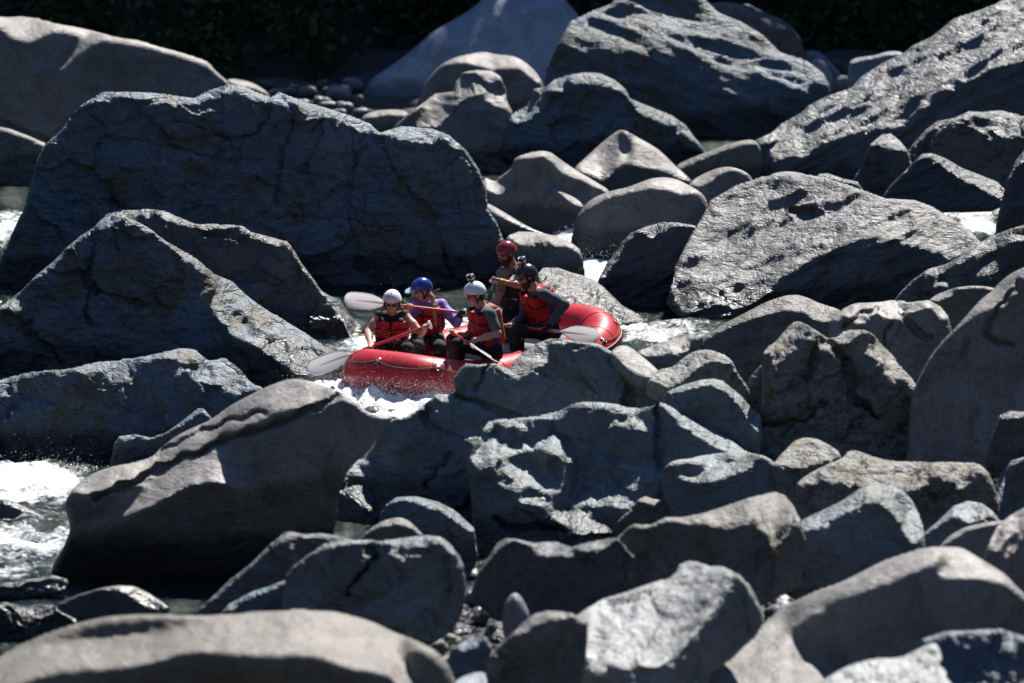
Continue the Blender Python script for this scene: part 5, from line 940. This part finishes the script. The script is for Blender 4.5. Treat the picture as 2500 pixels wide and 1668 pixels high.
def person(label, J, face, tface, skin, top, sleeve, vest, helmet, glasses, hair=None, beard=False, visor=None, camera=False, mouth='smile', trousers='dark_trousers', gloves=(), extras=None, hs=1.0):
    W = {k: (PP(*v) if len(v) == 3 and v[1] > 100 else np.array(v)) for k, v in J.items()}
    org = W['pelvis']-np.array((0, 0, 0.12)); root = link('person', None, None, None, tuple(org)); tag(root, label, 'person')
    allp = np.array(list(W.values())); lo = allp.min(0)-0.24; hi = allp.max(0)+0.30; lo[2] = max(lo[2], org[2]-0.45); hi[2] += 0.05
    tu = unit(W['neck']-W['pelvis']); tf, ts, tu = frame(tface, tu); R3 = np.array([ts, tf, tu])
    if (W['sr']-W['sl'])@ts < 0: ts = -ts; R3 = np.array([ts, tf, tu])
    chest = W['neck']*0.72+W['pelvis']*0.28; mid = 0.5*(W['neck']+W['pelvis'])
    hf, hsd, hu = frame(face, W['hc']-W['neck']+np.array((0, 0, 0.12))); HR = np.array([hsd, hf, hu]); hc = W['hc']
    h = 0.0095
    # ---- body: one continuous skin surface
    b = Field(lo, hi, h)
    b.cap(W['pelvis'], mid, 0.125, 0.115, 0.03).ell(chest-tu*0.03, R3, (0.165, 0.105, 0.17), 0.05)
    b.cap(W['neck']-tu*0.06, W['sl'], 0.06, 0.052, 0.04).cap(W['neck']-tu*0.06, W['sr'], 0.06, 0.052, 0.04)
    b.cap(W['neck']-tu*0.03, hc-hu*0.05-hf*0.012, 0.056, 0.052, 0.03)
    b.ell(hc+hu*0.022-hf*0.008, HR, (0.073*hs, 0.094*hs, 0.098*hs), 0.02).ell(hc-hu*0.060+hf*0.030, HR, (0.052*hs, 0.055*hs, 0.052*hs), 0.045)
    b.cap(hc+hf*0.086+hu*0.012, hc+hf*0.108-hu*0.026, 0.009, 0.014, 0.012).ell(hc+hf*0.085+hu*0.032, HR, (0.045, 0.014, 0.010), 0.02)
    b.ell(hc+hf*0.086-hu*0.055, HR, (0.022, 0.010, 0.011), 0.012).ell(hc+hf*0.074-hu*0.090, HR, (0.022, 0.018, 0.016), 0.02)
    for sg in (-1, 1):
        b.ell(hc+hsd*sg*0.077*hs-hf*0.012-hu*0.005, HR, (0.010, 0.020, 0.032), 0.008)
        b.ell(hc+hsd*sg*0.036+hf*0.062-hu*0.022, HR, (0.026, 0.022, 0.022), 0.02)
    for q in ('l', 'r'):
        sh, el, gr = W['s'+q], W['e'+q], W['g'+q]; ax = W['ax']-0 if 'ax' in W else None
        axv = J2AX[label][q]; wr = gr-unit(gr-el)*0.085
        b.chain([sh, sh*0.5+el*0.5, el], [0.053, 0.047, 0.040], 0.03).chain([el, el*0.55+wr*0.45, wr], [0.040, 0.040, 0.027], 0.025)
        hand(b, wr, gr, axv, None, 1.0)
        hp = W['pelvis']+ts*(0.10 if q == 'r' else -0.10)*1.0; kn = W['k'+q]
        b.cap(hp, kn, 0.085, 0.060, 0.03).cap(kn, kn+np.array((0.02, 0.05, -0.32))*1.0, 0.055, 0.045, 0.03)
    solid('body', b, skin, root, org)
    # ---- trousers
    t = Field(lo, hi, 0.012); t.cap(W['pelvis']-tu*0.02, W['pelvis']+tu*0.12, 0.145, 0.135, 0.04)
    for q in ('l', 'r'):
        hp = W['pelvis']+ts*(0.10 if q == 'r' else -0.10); kn = W['k'+q]
        t.cap(hp, kn, 0.100, 0.076, 0.03).cap(kn, kn+np.array((0.02, 0.05, -0.32)), 0.074, 0.062, 0.03)
    solid('trousers', t, trousers, root, org)
    # ---- shirt with sleeves
    c = Field(lo, hi, 0.011)
    c.cap(W['pelvis']+tu*0.05, mid, 0.140, 0.130, 0.03).ell(chest-tu*0.02, R3, (0.180, 0.120, 0.185), 0.05)
    c.cap(W['neck']-tu*0.07, W['sl'], 0.07, 0.064, 0.04).cap(W['neck']-tu*0.07, W['sr'], 0.07, 0.064, 0.04)
    for q in ('l', 'r'):
        sh, el, gr = W['s'+q], W['e'+q], W['g'+q]; wr = gr-unit(gr-el)*0.10
        if sleeve == 'short': c.cap(sh, sh*0.30+el*0.70, 0.066, 0.062, 0.03)
        elif sleeve == 'elbow': c.cap(sh, sh*0.05+el*0.95, 0.068, 0.058, 0.03)
        elif sleeve == 'long': c.chain([sh, sh*0.5+el*0.5, el], [0.066, 0.062, 0.056], 0.03).chain([el, el*0.5+wr*0.5, wr], [0.056, 0.052, 0.042], 0.02)
        elif sleeve == 'three': c.chain([sh, sh*0.5+el*0.5, el], [0.062, 0.056, 0.050], 0.03).chain([el, el*0.3+wr*0.7], [0.050, 0.042], 0.02)
    c.cap(W['neck']-tu*0.015, W['neck']+tu*0.14, 0.066, 0.062, 0, True)
    if sleeve != 'none' or True: solid('shirt', c, top, root, org)
    # ---- buoyancy vest
    g = Field(lo, hi, 0.0115); vc = W['neck']*0.56+W['pelvis']*0.44-tu*0.0; hh = 0.5*np.linalg.norm(W['neck']-W['pelvis'])*0.90
    g.rbox(vc, R3, (0.185, 0.150, hh), 0.075)
    for q in ('l', 'r'):
        sh, el = W['s'+q], W['e'+q]; sd = 1 if q == 'r' else -1
        g.cap(sh+ts*sd*0.03-tu*0.02, sh+unit(el-sh)*0.16+ts*sd*0.02, 0.072, 0.062, 0, True)
    g.cap(vc+tu*hh*0.80+tf*0.035, vc+tu*(hh+0.3)+tf*0.10, 0.080, 0.11, 0, True)
    F_, S_, U_ = g.coord(vc, tf), g.coord(vc, ts), g.coord(vc, tu)
    vroot = link('life_jacket', None, None, root)
    def piece(nm, expr, mt):
        k = g.like(); k.f = expr; return solid(nm, k, mt, vroot, org)
    fr, bk, sd_ = vest
    for sg in (-1, 1): piece('front_panel', np.maximum.reduce([g.f, 0.018-F_, 0.009-sg*S_, U_-hh*0.80]), fr)
    piece('back_panel', np.maximum.reduce([g.f, F_+0.045, U_-hh*0.86]), bk)
    piece('side_panel', np.maximum.reduce([g.f+0.010, np.abs(F_+0.014)-0.045, U_-hh*0.3]), sd_)
    piece('zip_strip', np.maximum.reduce([g.f+0.012, -F_, np.abs(S_)-0.016, U_-hh*0.8]), 'black_cloth')
    for sg in (-1, 1): piece('shoulder_strap', np.maximum.reduce([g.f+0.006, hh*0.72-U_, np.abs(S_-sg*0.115)-0.035]), 'black_cloth')
    for uu in (0.32, -0.36):
        bt = piece('belt', np.maximum.reduce([g.f-0.006, np.abs(U_-hh*uu)-0.013, np.abs(F_)*0+g.f*0-1, 0.0-F_+0.02]), 'black_cloth')
        k = g.like(); k.rbox(vc+tu*hh*uu+tf*0.150, R3, (0.026, 0.012, 0.019), 0.006)
        solid('buckle', k, 'black_plastic', vroot, org)
    k = g.like(); k.rbox(vc-tu*hh*0.36+tf*0.1535+ts*(-0.085 if (ts@np.array((1, 0, 0))) < 0 else 0.085), R3, (0.036, 0.006, 0.013), 0.004)
    pt = solid('tag', k, 'patch_white', vroot, org)
    for qq in range(4):
        k = Field(vc-0.28, vc+0.28, 0.006); k.rbox(vc-tu*hh*0.36+tf*0.1595+ts*((-0.085 if (ts@np.array((1, 0, 0))) < 0 else 0.085)+(qq-1.5)*0.014), R3, (0.0052, 0.0036, 0.0046), 0.001)
        solid('lettering', k, 'black_plastic', vroot, org)
    # ---- helmet
    shell, hv = helmet
    hc2 = hc+hu*0.030-hf*0.004; k = Field(hc-0.22, hc+0.22, 0.0075); k.ell(hc2, HR, (0.108, 0.130, 0.122), 0)
    n_ = unit(hu+hf*hv.get('tilt', -0.32)); k.f = np.maximum(k.f, -k.coord(hc+hu*hv.get('cut', 0.028), n_))
    k2 = k.copy(); k.ell(hc+hf*0.075-hu*0.02, HR, (0.080, 0.09, 0.070), 0, True)
    hel = solid('helmet', k, shell, root, org)
    for (a, bz) in hv.get('vents', ()):
        dv = unit(hsd*math.sin(a)+hf*math.cos(a)*math.cos(bz)+hu*math.sin(bz)); rr = 1/math.sqrt(((dv@hsd)/0.108)**2+((dv@hf)/0.130)**2+((dv@hu)/0.122)**2)
        q = Field(hc2+dv*rr-0.04, hc2+dv*rr+0.04, 0.005); q.cap(hc2+dv*(rr-0.003)-hu*0.008, hc2+dv*(rr-0.001)+hu*0.010, 0.0085, 0.005, 0); solid('vent', q, 'black_plastic', hel, org)
    for sg in (-1, 1):
        ear = hc+hsd*sg*0.086+hf*0.028+hu*0.022; er2 = hc+hsd*sg*0.084-hf*0.045-hu*0.0; ch = hc+hf*0.048-hu*0.112; jn = hc+hsd*sg*0.070+hf*0.012-hu*0.075
        link('chin_strap', tube_mesh('chin_strap', np.array([ear, (ear+jn)/2+hsd*sg*0.006, jn, ch])-org, 0.0075, 6), MAT['black_cloth'], root)
        link('chin_strap', tube_mesh('chin_strap', np.array([er2, jn])-org, 0.0075, 6), MAT['black_cloth'], root)
    if visor:
        q = Field(hc-0.25, hc+0.30, 0.0075); q.ell(hc+hf*0.120+hu*0.040, HR, (0.080, 0.085, 0.024), 0)
        q.f = np.maximum.reduce([q.f, -q.coord(hc+hf*0.060, hf), np.abs(q.coord(hc+hf*0.120+hu*0.052, unit(hu+hf*0.25)))-0.010]); solid('visor', q, visor, hel, org)
    if camera:
        ct = hc2+hu*0.118-hf*0.012; q = Field(ct-0.10, ct+0.14, 0.006); q.cap(ct-hu*0.004, ct+hu*0.004, 0.026, 0.022, 0).cap(ct, ct+hu*0.040, 0.009, 0.009, 0); mnt = solid('camera_mount', q, 'black_plastic', hel, org)
        cc = ct+hu*0.062; cf = unit(hf*0.6+np.array((0, -0.8, 0))); c1, c2, c3 = frame(cf, hu); CR = np.array([c2, c1, c3])
        q = Field(cc-0.08, cc+0.08, 0.0055); q.rbox(cc, CR, (0.030, 0.016, 0.022), 0.004); cam_o = solid('action_camera', q, 'black_plastic', hel, org)
        corners = [cc+c2*x*0.034+c3*z*0.027+c1*y*0.020 for x in (-1, 1) for z in (-1, 1) for y in (-1, 1)]
        ed = [(0, 1), (2, 3), (4, 5), (6, 7), (0, 2), (1, 3), (4, 6), (5, 7), (0, 4), (1, 5), (2, 6), (3, 7)]
        q = Field(cc-0.08, cc+0.08, 0.0055)
        for a, bb in ed: q.cap(corners[a], corners[bb], 0.0062, 0.0062, 0)
        solid('camera_case', q, 'clear_case', hel, org)
        q = Field(cc-0.08, cc+0.08, 0.0045); q.cap(cc+c1*0.012+c2*0.012, cc+c1*0.024+c2*0.012, 0.010, 0.010, 0); solid('lens', q, 'dark_lens', hel, org)
    # ---- sunglasses
    q = Field(hc-0.16, hc+0.16, 0.006)
    for sg in (-1, 1): q.ell(hc+hsd*sg*0.034+hf*0.090+hu*0.008, HR, (0.030, 0.013, 0.019), 0)
    gl = solid('sunglasses', q, glasses, root, org)
    q = Field(hc-0.16, hc+0.16, 0.006); q.cap(hc+hsd*0.06+hf*0.094+hu*0.020, hc-hsd*0.06+hf*0.094+hu*0.020, 0.0055, 0.0055, 0)
    for sg in (-1, 1): q.cap(hc+hsd*sg*0.064+hf*0.082+hu*0.014, hc+hsd*sg*0.080-hf*0.010+hu*0.012, 0.006, 0.005, 0)
    solid('glasses_frame', q, 'black_plastic', gl, org)
    # ---- mouth
    q = Field(hc-0.16, hc+0.16, 0.0055)
    if mouth == 'open': q.ell(hc+hf*0.089-hu*0.060, HR, (0.018, 0.012, 0.014), 0); mo = solid('mouth', q, 'mouth_dark', root, org)
    else: q.ell(hc+hf*0.091-hu*0.056, HR, (0.026, 0.009, 0.008), 0); mo = solid('mouth', q, 'lips', root, org)
    if mouth in ('smile', 'open'):
        q = Field(hc-0.16, hc+0.16, 0.0045); q.rbox(hc+hf*0.096-hu*0.053, HR, (0.017, 0.006, 0.0055), 0.003); solid('teeth', q, 'teeth', mo, org)
    if beard:
        q = Field(hc-0.2, hc+0.2, 0.007); q.ell(hc-hu*0.072+hf*0.040, HR, (0.064, 0.062, 0.056), 0).ell(hc-hu*0.108+hf*0.052, HR, (0.040, 0.042, 0.036), 0.03)
        for sg in (-1, 1): q.cap(hc+hsd*sg*0.068+hf*0.010-hu*0.02, hc+hsd*sg*0.056+hf*0.028-hu*0.075, 0.018, 0.026, 0.02)
        q.ell(hc+hf*0.104-hu*0.052, HR, (0.026, 0.026, 0.014), 0, True); q.cap(hc+hf*0.09-hsd*0.03-hu*0.040, hc+hf*0.09+hsd*0.03-hu*0.040, 0.010, 0.010, 0.005)
        solid('beard', q, 'beard_hair', root, org)
    if hair:
        q = Field(lo, hi, 0.009)
        q.ell(hc-hf*0.045-hu*0.035, HR, (0.068, 0.050, 0.070), 0)
        for ch_ in hair.get('locks', ()): pts = [PP(*p) for p in ch_[0]]; q.chain(pts, ch_[1], 0.01)
        solid('hair', q, hair['mat'], root, org)
        for ch_ in hair.get('strands', ()): link('hair_strand', tube_mesh('hair_strand', np.array([PP(*p) for p in ch_])-org, 0.004, 5), MAT[hair['mat']], root)
    for q in gloves:
        el, gr = W['e'+q], W['g'+q]; wr = gr-unit(gr-el)*0.085
        k = Field(gr-0.2, gr+0.2, 0.008); hand(k, wr, gr, J2AX[label][q], None, 1.22); k.cap(wr-unit(gr-el)*0.06, wr, 0.036, 0.034, 0.02); k.cap(gr+unit(J2AX[label][q])*0.2, gr-unit(J2AX[label][q])*0.2, 0.016, 0.016, 0, True); solid('glove', k, 'glove', root, org)
    if extras: extras(root, org, W, (tf, ts, tu), (hf, hsd, hu))
    return root
J2AX = {}
def pax(a, b): return unit(PP(*b)-P(*a))
LA = 'person in white helmet, sleeveless in red vest, paddling at the bow'
ax = pax((1050,793,57.02), (753,903,56.55)); J2AX[LA] = {'l': ax, 'r': ax}
person(LA, dict(pelvis=(958,846,57.55), neck=(957,768,57.45), hc=(957,739,57.37), sl=(927,772,57.46), sr=(988,770,57.46), el=(898,810,57.36), gl=(906,846,56.80), er=(1029,814,57.28), gr=(1040,797,57.03), kl=(918,852,57.08), kr=(996,853,57.12)),
       (-0.12, -0.94, -0.28), (-0.1, -1, 0), 'skin', 'black_cloth', 'none', ('red_vest', 'red_vest', 'black_cloth'), ('white_shell', dict(tilt=-0.18, cut=0.030, vents=[(-0.22, 0.75), (0.22, 0.75), (0.0, 1.12)])), 'dark_lens',
       hair=dict(mat='blonde_hair', locks=[([(938,745,57.45), (932,758,57.44), (930,770,57.40)], [0.014, 0.012, 0.006]), ([(975,742,57.45), (982,752,57.44), (985,764,57.42)], [0.014, 0.012, 0.006])], strands=[[(978,738,57.42), (984,733,57.4), (990,736,57.4)]]), mouth='smile')
LB = 'person in blue helmet and purple top with a long blonde braid'
ax = pax((1134,764,57.74), (843,730,57.68)); J2AX[LB] = {'l': ax, 'r': ax}
person(LB, dict(pelvis=(1044,822,58.2), neck=(1042,735,58.12), hc=(1030,709,58.06), sl=(1013,746,58.0), sr=(1077,744,58.14), el=(994,788,57.86), gl=(1000,748,57.72), er=(1114,788,57.98), gr=(1127,763,57.74), kl=(1019,846,57.62), kr=(1075,850,57.72)),
       (-0.93, -0.35, -0.10), (-0.35, -0.94, 0), 'skin', 'purple_cloth', 'long', ('red_vest', 'red_vest', 'black_cloth'), ('blue_shell', dict(tilt=-0.30, cut=0.022, vents=[(0.5, 0.8), (0.1, 0.9), (-0.5, 0.8), (0.9, 0.7)])), 'amber_lens', visor='pale_blue_visor',
       hair=dict(mat='blonde_hair', locks=[([(1048,715,58.02), (1056,728,57.98), (1058,748,57.92), (1061,775,57.90), (1066,803,57.90)], [0.028, 0.030, 0.020, 0.017, 0.008]), ([(1018,716,58.1), (1008,722,58.1), (1000,730,58.1)], [0.022, 0.016, 0.005])],
                 strands=[[(1056,712,58.0), (1066,708,58.0), (1074,706,58.0)], [(1058,722,57.98), (1070,724,57.98), (1078,730,57.97)], [(1060,735,57.96), (1070,742,57.96), (1074,752,57.96)]]), mouth='closed', gloves=('r',))
LC = 'person in white helmet with camera and grey short sleeved shirt, in profile'
ax = pax((1099,808,56.92), (1204,879,55.70)); J2AX[LC] = {'l': ax, 'r': ax}
def c_at(t): return (1099+105*t, 808+71*t, 56.92-1.22*t)
person(LC, dict(pelvis=(1198,852,56.9), neck=(1179,746,56.8), hc=(1160,719,56.76), sl=(1197,768,56.60), sr=(1163,764,57.0), el=(1215,814,56.52), gl=c_at(0.40), er=(1150,818,57.0), gr=c_at(0.055), kl=(1118,842,56.62), kr=(1106,830,56.95)),
       (-0.97, -0.22, -0.04), (-0.88, -0.46, 0), 'skin', 'grey_shirt', 'short', ('red_vest', 'orange_vest', 'blue_cloth'), ('white_shell', dict(tilt=-0.42, cut=0.020, vents=[])), 'dark_lens', camera=True, hair=dict(mat='brown_hair'), mouth='open')
LD = 'bearded person in black helmet with camera, red vest and grey sleeves'
ax = pax((1222,793,57.64), (1461,821,56.95)); J2AX[LD] = {'l': ax, 'r': ax}
def d_at(t): return (1222+239*t, 793+28*t, 57.64-0.69*t)
def d_extra(root, org, W, T, Hd):
    q = Field(W['neck']-0.3, W['neck']+0.3, 0.007); c = W['neck']+Hd[1]*0.0-Hd[0]*0.13+Hd[2]*0.06+np.array((0.02, -0.05, 0)); q.cap(c, c+np.array((0.02, 0, 0.035)), 0.012, 0.009, 0).cap(c, c+np.array((-0.02, 0, -0.02)), 0.009, 0.008, 0); solid('whistle', q, 'yellow_plastic', root, org)
person(LD, dict(pelvis=(1338,806,57.9), neck=(1306,703,57.74), hc=(1286,675,57.68), sl=(1331,720,57.5), sr=(1285,718,57.95), el=(1378,744,57.44), gl=d_at(0.46), er=(1280,772,57.9), gr=d_at(0.10), kl=(1264,808,57.42), kr=(1254,800,57.8)),
       (-0.95, -0.30, -0.08), (-0.80, -0.60, 0), 'skin', 'grey_sleeve', 'long', ('red_vest', 'red_vest', 'blue_cloth'), ('black_shell', dict(tilt=-0.34, cut=0.020, vents=[(0.5, 0.6), (-0.5, 0.6)])), 'dark_lens', camera=True, beard=True, visor='beige_visor', mouth='open', gloves=('l',), extras=d_extra, hair=dict(mat='brown_hair'))
LE = 'bearded guide in dark red helmet and khaki shirt at the stern'
ax = pax((1205,688,58.08), (1168,850,57.95)); J2AX[LE] = {'l': ax, 'r': np.array((0.5, 0, 0.86))}
def e_extra(root, org, W, T, Hd):
    d = unit(W['er']-W['gr']); c = W['gr']+d*0.10
    for k, mt in enumerate(('band_green', 'band_orange')):
        q = Field(c-0.12, c+0.12, 0.007); cc = c+d*0.022*k; q.cap(cc-d*0.007, cc+d*0.007, 0.036, 0.037, 0); solid('wristband', q, mt, root, org)
    q = Field(W['neck']-0.3, W['neck']+0.3, 0.008); n = W['neck']
    for sg in (-1, 1): q.cap(n+T[1]*sg*0.05+T[0]*0.05-T[2]*0.0, n+T[1]*sg*0.075+T[0]*0.075-T[2]*0.035, 0.020, 0.010, 0.01)
    q.cap(n-T[0]*0.05+T[2]*0.01+T[1]*0.04, n-T[0]*0.05+T[2]*0.01-T[1]*0.04, 0.022, 0.022, 0.01); solid('collar', q, 'khaki_shirt', root, org)
person(LE, dict(pelvis=(1264,764,58.62), neck=(1253,650,58.52), hc=(1237,619,58.46), sl=(1226,668,58.40), sr=(1284,662,58.66), el=(1221,716,58.30), gl=(1203,752,58.02), er=(1286,700,58.34), gr=(1206,684,58.10), kl=(1236,806,58.2), kr=(1262,812,58.2)),
       (-0.86, -0.50, -0.06), (-0.55, -0.83, 0), 'skin_tan', 'khaki_shirt', 'elbow', ('black_cloth', 'black_cloth', 'black_cloth'), ('red_shell', dict(tilt=-0.26, cut=0.026, vents=[(0.35, 0.55), (-0.2, 0.55)])), 'dark_lens', beard=True, mouth='closed', extras=e_extra)
